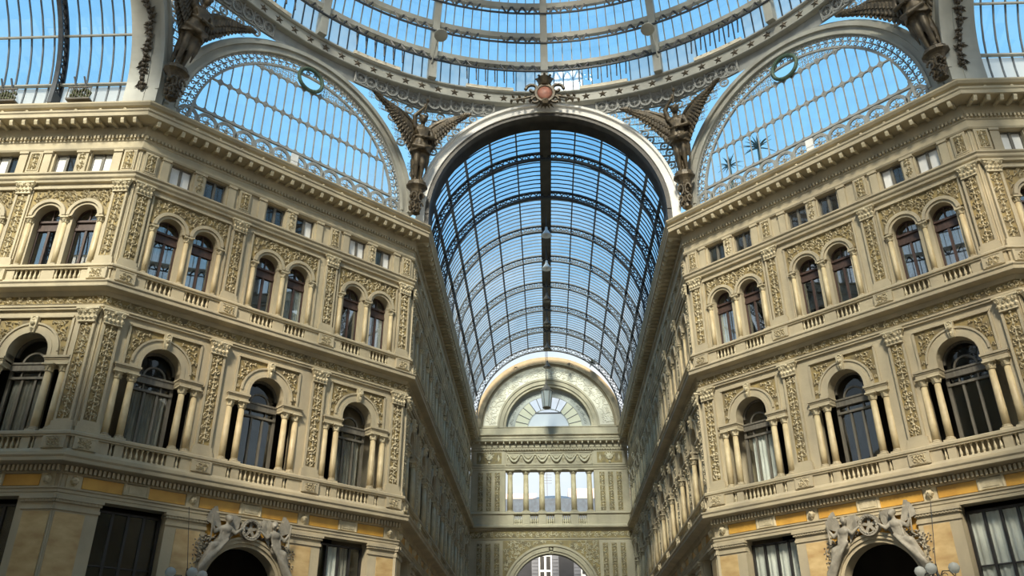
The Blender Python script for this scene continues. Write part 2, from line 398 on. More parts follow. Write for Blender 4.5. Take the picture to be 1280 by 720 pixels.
m = M(); m.box(-.30, .30, .03, WY, 23.5, 24.6); m.box(-.24, -.2, 0, .03, 23.58, 24.52); m.box(.2, .24, 0, .03, 23.58, 24.52); m.box(-.2, .2, 0, .03, 23.58, 23.62); m.box(-.2, .2, 0, .03, 24.48, 24.52)
m.face([(-.2, .028, 23.62), (.2, .028, 23.62), (.2, .028, 24.48), (-.2, .028, 24.48)], 1)
ME['attpanel'] = m.mesh('attic_panel', STONE, GOLD)
m = M(); m.box(-.25, .25, .02, WY + .2, 23.42, 24.5); m.box(-.3, .3, -.03, WY + .2, 24.5, 24.62)
ME['attmull'] = m.mesh('attic_pier', STONE)
# floor 2 bay
R2, ZS2 = .83, 14.76
m = M(); m.arc(R2, R2 + .16, .02, .6, n=18, cz=ZS2); m.arc(R2 + .16, R2 + .36, .05, WY, n=18, cz=ZS2); m.arc(R2 + .36, R2 + .44, .0, WY, n=18, cz=ZS2)
for sd in (1, -1): m.box(min(sd * R2, sd * (R2 + .16)), max(sd * R2, sd * (R2 + .16)), .02, .6, 14.5, ZS2); m.box(min(sd * (R2 + .16), sd * (R2 + .44)), max(sd * (R2 + .16), sd * (R2 + .44)), .05, WY, 14.5, ZS2)
ME['archivolt2'] = m.mesh('archivolt', STONE)
m = M(); m.grid([[(-w, y, z), (w, y, z), (w, .1, z), (-w, .1, z)] for w, y, z in ((.09, -.06, 15.56), (.13, -.1, 15.78), (.16, -.1, 16.26))], True, 0, True)
knob(m, 0, 15.95, .11, y=-.1, h=.12); leaf(m, 0, 15.85, -pi / 2, .28, .18, y=-.09, h=.1); spiral(m, 0, 16.15, .11, 0, 1.1, .03, y=-.1)
ME['key2'] = m.mesh('keystone', CARVED)
m = M(); m.box(-.48, .48, .0, .62, 14.2, 14.38); m.box(-.50, .50, -.03, .62, 14.38, 14.45); m.box(-.53, .53, -.08, .62, 14.45, 14.54)
ME['ent2'] = m.mesh('entablature', STONE)
RO = R2 + .46
def in_sp(x, z): return .12 < x < 1.42 and z < 16.18 and z > 14.62 and (x * x + (z - ZS2) ** 2) > (RO + .06) ** 2
m = fill(in_sp, .1, 1.5, 14.6, 16.2, .23, 5, .17)
g = M(); g.add(m); 
gg = M(); gg.add(m, mir=True)
g.deep(1.6); gg.deep(1.6)
ME['spR'] = g.mesh('spandrel_relief', CARVED); ME['spL'] = gg.mesh('spandrel_relief', CARVED)
m = M(); arch_plate(m, -1.5, 1.5, ZS2 - .14, 16.25, 0, RO, ZS2, WY - .012, 0, reveal=False)
ME['spground'] = m.mesh('spandrel_ground', GOLD)
m = M(); m.box(-1.55, 1.55, .02, WY, 16.25, 16.33); m.box(-1.6, -1.5, .06, WY, 14.56, 16.25); m.box(1.5, 1.6, .06, WY, 14.56, 16.25)
ME['spframe'] = m.mesh('panel_frame', STONE)
# floor 3 bay
R3, ZS3, CX3 = .54, 21.17, .83
m = M()
for cx in (-CX3, CX3):
    m.arc(R3, R3 + .12, .02, .45, n=16, cx=cx, cz=ZS3); m.arc(R3 + .12, R3 + .27, -.05, WY, n=16, cx=cx, cz=ZS3)
    for sd in (1, -1): m.box(min(cx + sd * R3, cx + sd * (R3 + .27)), max(cx + sd * R3, cx + sd * (R3 + .27)), -.02, .45, ZS3 - .06, ZS3)
ME['archivolt3'] = m.mesh('archivolt', STONE)
def in_s3(x, z):
    if not (-1.72 < x < 1.72 and 21.3 < z < 22.48): return False
    return all((x - c) ** 2 + (z - ZS3) ** 2 > (R3 + .33) ** 2 for c in (-CX3, CX3))
ME['rel3'] = fill(in_s3, -1.75, 1.75, 21.25, 22.5, .24, 8, .18).deep(1.6).mesh('arch_relief', CARVED)
m = M()
for cx in (-CX3, CX3): arch_plate(m, cx - .95 if cx < 0 else 0, 0 if cx < 0 else cx + .95, 21.25, 22.54, cx, R3 + .25, ZS3, WY - .012, 0, reveal=False)
ME['ground3'] = m.mesh('relief_ground', GOLD)
m = M(); m.box(-1.86, 1.86, .0, WY, 22.55, 22.66); m.box(-1.86, -1.78, .05, WY, 18.66, 22.55); m.box(1.78, 1.86, .05, WY, 18.66, 22.55)
ME['frame3'] = m.mesh('panel_frame', STONE)

# ---------------------------------------------------------------- windows
def win3_meshes():
    f = M(); y0, y1 = .46, .56; W = R3
    f.arc(W - .07, W, y0, y1, n=14, cz=2.51); f.box(-W, -W + .07, y0, y1, 0, 2.51); f.box(W - .07, W, y0, y1, 0, 2.51); f.box(-W, W, y0, y1, 0, .08)
    f.box(-.05, .05, y0 - .02, y1, 0, 1.95)
    t = M(); t.box(-W, W, y0 - .04, y1, 1.95, 2.08); t.box(-W, W, y0 - .05, y1, 2.36, 2.46); t.box(-W, W, y0 + .03, y1, 2.08, 2.36)
    t.box(-.03, .03, y0, y1, 2.46, 3.0)
    p = M(); p.box(-W + .07, -.05, .5, .508, .08, 1.95)
    a = M(); disc_half(a, W - .07, .505, 2.5)
    return f.mesh('frame', WOOD), t.mesh('transom', WOOD), p.mesh('pane', WGLASS), a.mesh('pane', WGLASS)
def win2_meshes():
    f = M(); y0, y1 = .66, .78; W = R2
    f.arc(W - .09, W + .02, y0, y1, n=16, cz=3.36); f.arc(W - .42, W - .34, y0 + .02, y1, n=14, cz=3.1)
    f.box(-W - .06, -W + .08, y0, y1, 0, 2.8); f.box(W - .08, W + .06, y0, y1, 0, 2.8)
    for x in (-.27, .27): f.box(x - .045, x + .045, y0, y1, 0, 2.42)
    f.box(-W, W, y0, y1, 0, .1)
    t = M(); t.box(-W, W, y0 - .1, y1, 2.74, 3.08); t.box(-W, W, y0 - .14, y1, 3.0, 3.08); t.box(-W, W, y0 - .05, y1, 2.40, 2.50); t.box(-.4, -.34, y0, y1, 2.5, 2.74); t.box(.34, .4, y0, y1, 2.5, 2.74)
    p = M(); p.box(-.225, .225, .72, .728, .1, 2.4)
    b = M(); b.box(-W + .08, W - .08, .72, .728, 2.5, 2.74)
    a = M(); disc_half(a, W - .09, .725, 3.36); a.face([(-W + .09, .725, 3.08), (W - .09, .725, 3.08), (W - .09, .725, 3.36), (-W + .09, .725, 3.36)])
    return f.mesh('frame', GWOOD), t.mesh('transom', GWOOD), p.mesh('pane', HGLASS), b.mesh('pane', HGLASS), a.mesh('pane', HGLASS)
def wina_meshes():
    f = M(); y0, y1 = .30, .40; W = .5; H = 1.06
    f.box(-W, W, y0, y1, 0, .06); f.box(-W, W, y0, y1, H - .06, H); f.box(-W, -W + .06, y0, y1, 0, H); f.box(W - .06, W, y0, y1, 0, H); f.box(-.06, .06, y0 - .02, y1, 0, H)
    p = M(); p.box(-W + .06, -.06, .35, .356, .06, H - .06)
    q_ = M(); q_.add(p); return f.mesh('frame', GWOOD), p.mesh('pane', HGLASS), q_.mesh('pane', WHITEP)
def wing_meshes():
    W = 1.26; H = 5.6; f = M(); y0, y1 = .5, .62
    f.box(-W, W, y0, y1, H - .08, H); f.box(-W, W, y0, y1, 0, .1); f.box(-W, W, y0, y1, H - 2.05, H - 2.0)
    for i in range(5): x = -W + i * (2 * W - .1) / 4; f.box(x, x + .1, y0, y1, 0, H)
    p = M(); w = (2 * W - .1) / 4 - .1; p.box(-w / 2, w / 2, .55, .558, .1, H - .08)
    return f.mesh('frame', BLACK), p.mesh('pane', HGLASS)
W3, W2, WA, WG = win3_meshes(), win2_meshes(), wina_meshes(), wing_meshes()
def curtain_mesh(w, h, y, name, m_, folds=4, skew=0.0):
    m = M(); n = folds * 6
    m.grid([[(-w / 2 + w * i / n * (1 - skew * (1 - t)), y + .035 * sin(i / 6 * 2 * pi) * (1 + .3 * sin(7 * t + i)), h * t) for i in range(n + 1)] for t in (0, .33, .66, 1)])
    return m.mesh(name, m_, smooth=True)
CUR = {'w': curtain_mesh(.44, 1.86, .56, 'curtain', CURT), 'w2': curtain_mesh(1.3, 2.35, .80, 'curtain', CURT, 7), 'g2': curtain_mesh(1.35, 2.35, .80, 'curtain', GCURT, 9),
       'a': curtain_mesh(.38, .94, .46, 'blind', WHITEP, 2), 'gr': curtain_mesh(.52, 5.4, .62, 'blind', CURT, 2), 'gr2': curtain_mesh(.52, 5.4, .62, 'blind', GCURT, 3)}
COUNT = {'window': 0}
def wname(): COUNT['window'] += 1; return 'window_%d' % COUNT['window']

ORD = ['first', 'second', 'third', 'fourth', 'fifth', 'sixth', 'seventh', 'eighth', 'ninth', 'tenth']
class Wall:
    """top-level wall object plus everything standing on it"""
    def __init__(s, name, label, origin, ang, length, cols, bays, where, m0, m1, detail=True):
        s.o = top(name, None, (*origin, 0), (0, 0, ang), label, 'wall', 'structure')
        s.ang = ang; s.L = length; s.cols = cols; s.bays = bays; s.where = where; s.m0, s.m1 = m0, m1; s.detail = detail
        s.mat = Matrix.Translation((*origin, 0)) @ Matrix.Rotation(ang, 4, 'Z')
    def pos(s, x, y, z): return s.mat @ Vector((x, y, z))
    def win(s, kind, x, z, label, white=()):
        o = top(wname(), None, s.pos(x, 0, z), (0, 0, s.ang), label, 'window', 'structure')
        if kind == '3':
            part('frame', W3[0], o); part('transom', W3[1], o); part('pane', W3[2], o); part('pane', W3[2], o, (R3 - .02, 0, 0)); part('pane', W3[3], o)
        elif kind == '2':
            part('frame', W2[0], o); part('transom', W2[1], o)
            for d in (-.54, 0, .54): part('pane', W2[2], o, (d, 0, 0))
            part('pane', W2[3], o); part('pane', W2[4], o)
        elif kind == 'a':
            part('frame', WA[0], o)
            for k, dx in enumerate((0, .5)):
                if k in white: part('pane', WA[2], o, (dx, 0, 0), label='white-painted pane')
                else: part('pane', WA[1], o, (dx, 0, 0))
        else:
            part('frame', WG[0], o)
            for i in range(4): part('pane', WG[1], o, (-1.26 + .1 + .2575 + i * .605, 0, 0))
        return o
    def curtain(s, key, x, z, label, cat='curtain', rx=0):
        o = top(CUR[key].name.split('.')[0], CUR[key], s.pos(x, 0, z), (0, 0, s.ang), label, cat)
        return o

def build_wall(w, bay_names, curt=None, portal=None, bosses=True, plates=True):
    curt = curt or {}
    L, cols, bays, o = w.L, w.cols, w.bays, w.o
    m = M()
    F = lambda x0, x1, z0, z1, y=WY: m.face([(x0, y, z0), (x1, y, z0), (x1, y, z1), (x0, y, z1)])
    # cells between bay centres
    edges = [0] + [(a + b) / 2 for a, b in zip(bays, bays[1:])] + [L]
    for i, bx in enumerate(bays):
        x0, x1 = edges[i], edges[i + 1]
        # floor 2: wide serliana opening below, arch above
        F(x0, bx - 1.62, 11.2, 14.3); F(bx + 1.62, x1, 11.2, 14.3)
        for sd in (-1.62, 1.62): m.face([(bx + sd, WY, 11.2), (bx + sd, WY, 14.3), (bx + sd, .7, 14.3), (bx + sd, .7, 11.2)])
        arch_plate(m, x0, x1, 14.3, 16.65, bx, R2, ZS2, WY, .5)
        # floor 3
        for cx, a, b in ((bx - CX3, x0, bx), (bx + CX3, bx, x1)):
            arch_plate(m, a, b, 18.5, 22.95, cx, R3, ZS3, WY, .4)
        for cx, a, b in ((bx - CX3, x0, bx), (bx + CX3, bx, x1)):
            rect_plate(m, a, b, 23.3, 25.2, cx - .5, cx + .5, 23.5, 24.58, WY, .3)
        # ground floor
        if portal == i:
            arch_plate(m, x0, x1, 0, 9.06, bx, 1.62, 6.44, WY, .5, n=24)
        else:
            gw = min(1.28, (x1 - x0) / 2 - .6)
            rect_plate(m, x0, x1, 0, 9.06, w.gx[i] - gw, w.gx[i] + gw, 3.0, 9.0, WY, .5)
    F(0, L, 9.0, 11.25, WY + .1); F(0, L, 16.6, 18.55, WY + .08); F(0, L, 22.9, 23.4)
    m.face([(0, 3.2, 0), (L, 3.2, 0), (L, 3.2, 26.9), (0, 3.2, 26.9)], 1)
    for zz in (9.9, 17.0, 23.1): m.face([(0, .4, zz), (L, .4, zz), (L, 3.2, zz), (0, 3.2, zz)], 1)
    for xx in (0, L): m.face([(xx, WY, 0), (xx, 3.2, 0), (xx, 3.2, 26.9), (xx, WY, 26.9)])
    o.data = None
    part('wall_face', m.mesh('wall_face', STONE, VOID), o)
    # mouldings ------------------------------------------------------
    def mould(name, prof, mt=STONE, **k):
        q_ = M(); q_.profile(prof, 0, L, w.m0, w.m1); return part(name, q_.mesh(name, mt), o, **k)
    y = -WY
    mould('architrave', [(y, 8.98), (.02, 8.98), (.02, 9.1), (.05, 9.12), (.05, 9.22), (.1, 9.26), (.1, 9.31), (y, 9.31)])
    mould('ledge', [(y, 9.82), (-.02, 9.83), (.0, 9.86), (.02, 9.88), (.04, 10.1), (.46, 10.17), (.48, 10.19), (.48, 10.31), (.53, 10.38), (.53, 10.44), (.22, 10.5), (.22, 10.60), (.16, 10.72), (y, 10.72)])
    mould('handrail', [(.05, 11.19), (.2, 11.19), (.2, 11.24), (.25, 11.27), (.25, 11.37), (.2, 11.41), (-.6, 11.41), (-.6, 11.19)])
    mould('architrave', [(y, 16.6), (-.02, 16.6), (-.02, 16.68), (.03, 16.7), (.03, 16.78), (.06, 16.82), (y, 16.82)])
    mould('ledge', [(y, 17.2), (-.04, 17.22), (.0, 17.30), (.02, 17.34), (.04, 17.40), (.40, 17.44), (.42, 17.46), (.42, 17.60), (.47, 17.66), (.47, 17.70), (.2, 17.8), (.18, 17.92), (y, 17.92)])
    mould('handrail', [(.05, 18.42), (.16, 18.42), (.16, 18.48), (.22, 18.51), (.22, 18.58), (.15, 18.64), (-.5, 18.64), (-.5, 18.42)])
    mould('string_course', [(y, 22.88), (.0, 22.9), (.02, 23.0), (.08, 23.06), (.1, 23.1), (.1, 23.2), (.17, 23.27), (.17, 23.34), (.05, 23.42), (y, 23.44)])
    mould('cornice', [(y, 24.6), (-.02, 24.62), (.02, 24.7), (.02, 24.8), (-.06, 24.84), (-.06, 25.1), (-.02, 25.14), (-.02, 25.2), (-.02, 25.4), (.0, 25.43), (.0, 25.52), (.0, 25.92), (.74, 25.92), (.77, 25.94), (.77, 26.12), (.82, 26.18), (.82, 26.26), (.64, 26.28), (.64, 26.46), (.76, 26.5), (.84, 26.62), (.84, 26.7), (.34, 26.8), (.34, 26.93), (-1.4, 26.93)])
    # dentils: too fine to pick apart
    q_ = M(); n = int(L / .17)
    for i in range(n): x = (i + .5) * L / n; q_.box(x - .045, x + .045, -.09, .03, 25.22, 25.38)
    if w.detail:
        n = int(L / .17)
        for i in range(n): x = (i + .5) * L / n; q_.box(x - .045, x + .045, -.2, -.02, 9.88, 10.09)
    part('dentils', q_.mesh('dentils', STONE), o, stuff=True)
    # modillions and the small bosses above them
    n = round(L / .56)
    if w.detail:
        for i in range(n):
            part('modillion', ME['modillion'], o, ((i + .5) * L / n, 0, 25.55))
            if i % 2: part('cornice_boss', ME['boss0'], o, ((i + .5) * L / n, -.64, 26.37))
    else:
        q_ = M()
        for i in range(n): q_.add(ME['modillionM'], ((i + .5) * L / n, 0, 25.55))
        part('modillions', q_.mesh('modillions', CARVED), o, stuff=True)
    # running frieze under the upper ledge
    q_ = scrollband(L, .40, .42, 3).deep(1.7); part('frieze_relief', q_.mesh('frieze_relief', CARVED), o, (0, WY - .06, 16.81))
    q_ = M(); q_.box(0, L, WY - .055, WY + .02, 16.8, 17.22); part('frieze_ground', q_.mesh('frieze_ground', GOLD), o)
    # ochre panels with plaques and bosses on the ground-floor frieze
    q_ = M(); q_.box(0, L, WY - .03, WY + .12, 9.31, 9.84); part('ground_frieze', q_.mesh('ground_frieze', STONE), o)
    for cx in cols:
        part('frieze_boss', ME['boss'], o, (cx, WY - .03, 9.6))
    for i, bx in enumerate(bays):
        part('plaque', ME['plaque'], o, (bx, WY - .03, 9.6))
        l = [c for c in cols if c < bx]; r = [c for c in cols if c > bx]
        for a, b in (((l[-1] + .3) if l else None, bx - .5), (bx + .5, (r[0] - .3) if r else None)):
            if a is None or b is None or b - a < .3: continue
            q_ = M(); q_.box(a, b, WY - .065, WY, 9.38, 9.80); part('frieze_panel', q_.mesh('frieze_panel', ORANGE), o)
    # pilasters
    for i, cx in enumerate(cols):
        p = part('pilaster', ME['pil2'], o, (cx, 0, 0)); part('relief', ME['cand2%d' % (i % 3)], p, (0, .022, 11.95)); part('capital', ME['pcap2'], p, (0, .02, 16.03))
        p = part('pilaster', ME['pil3'], o, (cx, 0, 0)); part('relief', ME['cand3%d' % (i % 3)], p, (0, .022, 19.14)); part('capital', ME['pcap3'], p, (0, .02, 22.34))
        p = part('pedestal', ME['ped2'], o, (cx, 0, 0)); part('relief', ME['ros%d' % (i % 3)], p, (0, -.242, 10.76))
        p = part('pedestal', ME['ped3'], o, (cx, 0, 0)); part('relief', ME['ros%d' % ((i + 1) % 3)], p, (0, -.242, 17.96))
        p = part('attic_panel', ME['attpanel'], o, (cx, 0, 0)); part('relief', ME['att%d' % (i % 3)], p, (0, .026, 23.58))
    # bays
    for i, bx in enumerate(bays):
        x0, x1 = edges[i], edges[i + 1]
        bn = bay_names[i]
        part('archivolt', ME['archivolt2'], o, (bx, 0, 0)); part('keystone', ME['key2'], o, (bx, 0, 0))
        part('spandrel_ground', ME['spground'], o, (bx, 0, 0)); part('spandrel_relief', ME['spL'], o, (bx, WY - .015, 0)); part('spandrel_relief', ME['spR'], o, (bx, WY - .015, 0))
        part('panel_frame', ME['spframe'], o, (bx, 0, 0))
        for sd in (-1, 1):
            part('entablature', ME['ent2'], o, (bx + sd * 1.33, 0, 0))
            for dx, yy in ((1.06, .12), (1.62, .16)):
                c = part('column', ME['col2'], o, (bx + sd * dx, yy, 11.63)); part('base', ME['base2'], c, (0, 0, -.2)); part('capital', ME['cap2'], c, (0, 0, 2.25))
        part('archivolt', ME['archivolt3'], o, (bx, 0, 0)); part('relief_ground', ME['ground3'], o, (bx, 0, 0)); part('arch_relief', ME['rel3'], o, (bx, WY - .015, 0)); part('panel_frame', ME['frame3'], o, (bx, 0, 0))
        for dx in (-1.56, 0, 1.56):
            c = part('column', ME['col3'], o, (bx + dx, .10, 18.82)); part('base', ME['base3'], c, (0, 0, -.17)); part('capital', ME['cap3'], c, (0, 0, 1.98))
        part('attic_pier', ME['attmull'], o, (bx, 0, 0)); part('relief', ME['att1'], o, (bx, .02, 23.5))
        for sd in (-1, 1): part('attic_pier', ME['attmull'], o, (bx + sd * 1.62, 0, 0), scale=(.7, 1, 1))
        # parapets with balusters
        q_ = M(); ys, ye = -.14, .02
        for a, b in ((x0, bx - 1.42), (bx - 1.2, bx - .86), (bx + .86, bx + 1.2), (bx + 1.42, x1)): q_.box(a, b, ys, ye, 10.68, 11.2)
        bl = part('parapet', q_.mesh('parapet', STONE), o)
        for dx in [-1.31, 1.31] + [(-.735 + .21 * k) for k in range(8)]: part('baluster', ME['bal2'], bl, (bx + dx, -.07, 10.7))
        q_ = M(); ys, ye = -.1, .04
        for a, b in ((x0, bx - 1.42), (bx - .28, bx + .28), (bx + 1.42, x1)): q_.box(a, b, ys, ye, 17.9, 18.43)
        bl = part('parapet', q_.mesh('parapet', STONE), o)
        for sd in (-1, 1):
            for k in range(6): part('baluster', ME['bal3'], bl, (bx + sd * .85 + (-.5 + .2 * k), -.04, 17.93))
        # windows
        w.win('2', bx, 11.4, 'tall arched window between columns, ' + bn)
        for sd, nm in ((-1, 'left-hand'), (1, 'right-hand')):
            w.win('3', bx + sd * CX3, 18.66, nm + ' twin arched window, upper floor, ' + bn)
            w.win('a', bx + sd * CX3, 23.51, nm + ' square attic window, ' + bn, [k for k in (0, 1) for c_ in curt.get(i, []) if c_[0] == 'a' and abs(c_[1] - (sd * CX3 - .25 + .5 * k)) < .01])
        if portal != i: w.win('g', w.gx[i], 3.2, 'tall shop window below ochre frieze, ' + bn)
        for key, dx, z, ww in curt.get(i, []):
            if key == 'a': continue
            w.curtain(key, bx + dx if key not in ('gr', 'gr2') else w.gx[i] + dx, z, ww + ', ' + bn, 'blind' if key in ('a', 'gr', 'gr2') else 'curtain')
    # ground floor piers
    for a, b, ma, mb in w.piers:
        q_ = M(); q_.box(a, b, .02, WY + .02, 0, 8.5); q_.box(ma, mb, .0, .03, 0, 8.42, 1)
        pr = part('pier', q_.mesh('pier', STONE, PANM), o)
        q_ = M(); q_.box(a - .03, b + .03, -.03, WY, 8.5, 8.62); q_.box(a, b, -.0, WY, 8.62, 8.76); q_.box(a - .05, b + .05, -.08, WY, 8.76, 8.86); q_.box(a - .09, b + .09, -.13, WY, 8.86, 8.98)
        nn = int((b - a) / .12)
        for k in range(nn): x = a + (k + .5) * (b - a) / nn; q_.box(x - .035, x + .035, -.1, 0, 8.78, 8.86)
        part('capital', q_.mesh('pier_capital', STONE), pr)

# shared small pieces
q_ = M(); q_.grid([[(x, y, z) for x in (-.075, .075)] for y, z in ((.02, .26), (-.3, .27), (-.46, .24), (-.54, .11), (-.64, .10), (-.70, .25), (-.70, .37), (.02, .39))])
for x in (-.075, .075): q_.face([(x, y, z) for y, z in ((.02, .26), (-.3, .27), (-.46, .24), (-.54, .11), (-.64, .10), (-.70, .25), (-.70, .37), (.02, .39))])
ME['modillionM'] = q_; ME['modillion'] = q_.mesh('modillion', CARVED)
q_ = M(); knob(q_, 0, 0, .09, h=.09); ME['boss0'] = q_.mesh('cornice_boss', CARVED)
q_ = M(); q_.box(-.27, .27, -.05, 0, -.26, .26); knob(q_, 0, 0, .17, y=-.05, h=.2); leaf(q_, 0, .1, pi / 2, .15, .16, y=-.06, h=.1); leaf(q_, 0, -.05, -pi / 2, .18, .14, y=-.1, h=.1)
ME['boss'] = q_.mesh('frieze_boss', CARVED)
q_ = M(); q_.box(-.4, .4, -.09, 0, -.2, .2)
for sd in (-1, 1): q_.tube([(sd * .44, -.05, -.22), (sd * .44, -.05, .22)], .07, 8)
q_.box(-.3, .3, -.11, -.08, -.13, .13); ME['plaque'] = q_.mesh('plaque', CARVED)

T = tan(radians(22.5))
PB = [2.815, 7.66, 12.505]; PC = [.52, 5.11, 10.21, 14.80]
PIERS = [(-.03, 1.62, .1, 1.15), (4.17, 5.82, 4.62, 5.62), (9.5, 11.15, 9.70, 10.70), (13.70, 15.35, 14.17, 15.22)]

# ================================================================== the walls round the crossing
wl = Wall('wall_left', 'left corner pier wall of beige carved stone, three bays wide', (-A - D, Y1 - D), radians(45), 15.32, PC, PB, 'left pier', T, T)
wr = Wall('wall_right', 'right corner pier wall of warm beige carved stone, three bays wide', (A, Y1), radians(-45), 15.32, PC, PB, 'right pier', T, T)
for w in (wl, wr): w.gx = [2.9, 7.66, 12.42]; w.piers = PIERS
build_wall(wl, ['outer bay of left pier', 'middle bay of left pier', 'nave-side bay of left pier'],
    {0: [('g2', 0, 11.5, 'grey curtain behind tall arched window'), ('a', -CX3 - .25, 23.57, 'white blind in the left half of the left-hand attic window'), ('a', -CX3 + .25, 23.57, 'white blind in the right half of the left-hand attic window')],
     1: [('w', CX3 - .27, 18.74, 'white curtain, left leaf of right-hand twin window'), ('w', CX3 + .27, 18.74, 'white curtain, right leaf of right-hand twin window'), ('a', CX3 + .25, 23.57, 'white blind in the right half of the right-hand attic window')],
     2: [('w', CX3 + .27, 18.74, 'white curtain, right leaf of right-hand twin window'), ('a', -CX3 - .25, 23.57, 'white blind in the left half of the left-hand attic window'), ('a', -CX3 + .25, 23.57, 'white blind in the right half of the left-hand attic window'), ('a', CX3 + .25, 23.57, 'white blind in the right half of the right-hand attic window'),
         ('g2', 0, 11.5, 'grey curtain behind tall arched window'), ('gr', -.25, 3.3, 'pale blind in shop window'), ('gr2', .3, 3.3, 'grey blind in shop window')]}, portal=1)
build_wall(wr, ['nave-side bay of right pier', 'middle bay of right pier', 'outer bay of right pier'],
    {0: [('w2', .1, 11.5, 'pale green curtain behind tall arched window'), ('gr', -.9, 3.3, 'first pale blind in shop window'), ('gr', -.3, 3.3, 'second pale blind in shop window'), ('gr', .3, 3.3, 'third pale blind in shop window'), ('gr', .9, 3.3, 'fourth pale blind in shop window'), ('w', -CX3 - .27, 18.74, 'white curtain, left leaf of left-hand twin window')],
     2: [('a', -CX3 - .25, 23.57, 'white blind in the left half of the left-hand attic window'), ('a', CX3 - .25, 23.57, 'white blind in the left half of the right-hand attic window'), ('a', CX3 + .25, 23.57, 'white blind in the right half of the right-hand attic window'),
         ('gr', -.9, 3.3, 'first pale blind in shop window'), ('gr', -.3, 3.3, 'second pale blind in shop window'), ('gr', .3, 3.3, 'third pale blind in shop window'), ('gr', .9, 3.3, 'fourth pale blind in shop window')]}, portal=1)
LA_L = 9.7
wla = Wall('wall_arm_left', 'far wall of the left arm, beige carved stone at the left edge', (-A - D - LA_L, Y1 - D), 0, LA_L, [.5, 4.85, 9.2], [2.675, 7.025], 'left arm', 0, T)
wla.gx = [2.5, 6.95]; wla.piers = [(8.5, 9.73, 8.6, 9.6), (4.1, 5.6, 4.5, 5.3)]
build_wall(wla, ['outermost bay of left arm', 'left arm bay beside the pier'],
    {1: [('a', -CX3 - .25, 23.57, 'white blind in the left half of the left-hand attic window'), ('a', CX3 - .25, 23.57, 'white blind in the left half of the right-hand attic window'), ('a', CX3 + .25, 23.57, 'white blind in the right half of the right-hand attic window'), ('g2', 0, 11.5, 'grey curtain behind tall arched window')],
     0: [('a', CX3 - .25, 23.57, 'white blind in the left half of the right-hand attic window')]})
wra = Wall('wall_arm_right', 'far wall of the right arm, warm beige carved stone at the right edge', (A + D, Y1 - D), 0, LA_L, [.5, 4.85, 9.2], [2.675, 7.025], 'right arm', T, 0)
wra.gx = [2.75, 7.2]; wra.piers = [(-.03, 1.2, .1, 1.1), (4.1, 5.6, 4.4, 5.2)]
build_wall(wra, ['right arm bay beside the pier', 'outermost bay of right arm'],
    {0: [('a', -CX3 - .25, 23.57, 'white blind in the left half of the left-hand attic window'), ('a', -CX3 + .25, 23.57, 'white blind in the right half of the left-hand attic window')]})
NL = YF - Y1
nb = [2.9 + 4.6 * i for i in range(8)]; nc = [.6 + 4.6 * i for i in range(9)]
wn = Wall('wall_nave_left', 'left side wall of the long nave, shaded carved stone', (-A, Y1), radians(90), NL, nc, nb, 'nave', T, 0, False)
wn.gx = nb; wn.piers = [(c - .75, c + .75, c - .5, c + .5) for c in nc]
build_wall(wn, [ORD[i] + ' bay of left nave wall from crossing' for i in range(8)])
wm = Wall('wall_nave_right', 'right side wall of the long nave, shaded carved stone', (A, YF), radians(-90), NL, [NL - c for c in nc][::-1], [NL - b for b in nb][::-1], 'nave', 0, T, False)
wm.gx = wm.bays; wm.piers = [(c - .75, c + .75, c - .5, c + .5) for c in wm.cols]
build_wall(wm, [ORD[7 - i] + ' bay of right nave wall from crossing' for i in range(8)])

# ---------------------------------------------------------------- end wall of the nave
fo = top('wall_far', None, (0, YF, 0), (0, 0, 0), 'sunlit end wall of the nave with columned loggia and round-headed window', 'wall', 'structure')
m = M(); TH = .9
arch_plate(m, -7.5, 7.5, 0, 16.5, 0, 3.6, 11.6, 0, TH, n=28)
m.face([(-7.5, .05, 16.5), (7.5, .05, 16.5), (7.5, .05, 17.9), (-7.5, .05, 17.9)])
for a, b in ((-7.5, -4.2), (4.2, 7.5)): m.face([(a, 0, 17.9), (b, 0, 17.9), (b, 0, 23), (a, 0, 23)])
for x in (-4.2, 4.2): m.face([(x, 0, 17.9), (x, 0, 23), (x, TH, 23), (x, TH, 17.9)])
m.face([(-4.2, 0, 22.9), (4.2, 0, 22.9), (4.2, TH, 22.9), (-4.2, TH, 22.9)])
m.face([(-7.5, .02, 22.9), (7.5, .02, 22.9), (7.5, .02, 27.1), (-7.5, .02, 27.1)])
disc_half(m, 7.32, 0, 27.1, 44, 0, 4.15, 0, pi, 1)
# outer (street) face so the sun does not leak past
m.face([(-7.5, TH, 22.9), (7.5, TH, 22.9), (7.5, TH, 27.1), (-7.5, TH, 27.1)])
part('wall_face', m.mesh('wall_face', STONE, PLASTER), fo)
def fmould(name, prof, x0=-7.5, x1=7.5, mt=STONE):
    q_ = M(); q_.profile(prof, x0, x1); return part(name, q_.mesh(name, mt), fo)
fmould('ledge', [(-.05, 17.2), (.1, 17.3), (.1, 17.42), (.3, 17.46), (.34, 17.52), (.34, 17.66), (.2, 17.74), (.1, 17.8), (-.9, 17.8)])
fmould('handrail', [(0, 18.72), (.16, 18.76), (.16, 18.86), (.1, 18.92), (-.6, 18.92), (-.6, 18.72)])
fmould('architrave', [(-.05, 16.42), (.06, 16.45), (.08, 16.55), (-.05, 16.55)])
fmould('cornice', [(-.1, 24.72), (.1, 24.78), (.1, 25.0), (.16, 25.06), (.16, 25.5), (.5, 25.56), (.55, 25.62), (.55, 25.8), (.6, 25.86), (.45, 25.9), (.45, 26.1), (.6, 26.2), (.6, 26.3), (.15, 26.36), (.15, 27.0), (.2, 27.05), (.2, 27.14), (-.1, 27.14)])
fmould('architrave', [(-.1, 22.9), (.06, 22.92), (.06, 23.05), (.1, 23.1), (.14, 23.2), (.14, 23.28), (-.1, 23.3)])
q_ = M()
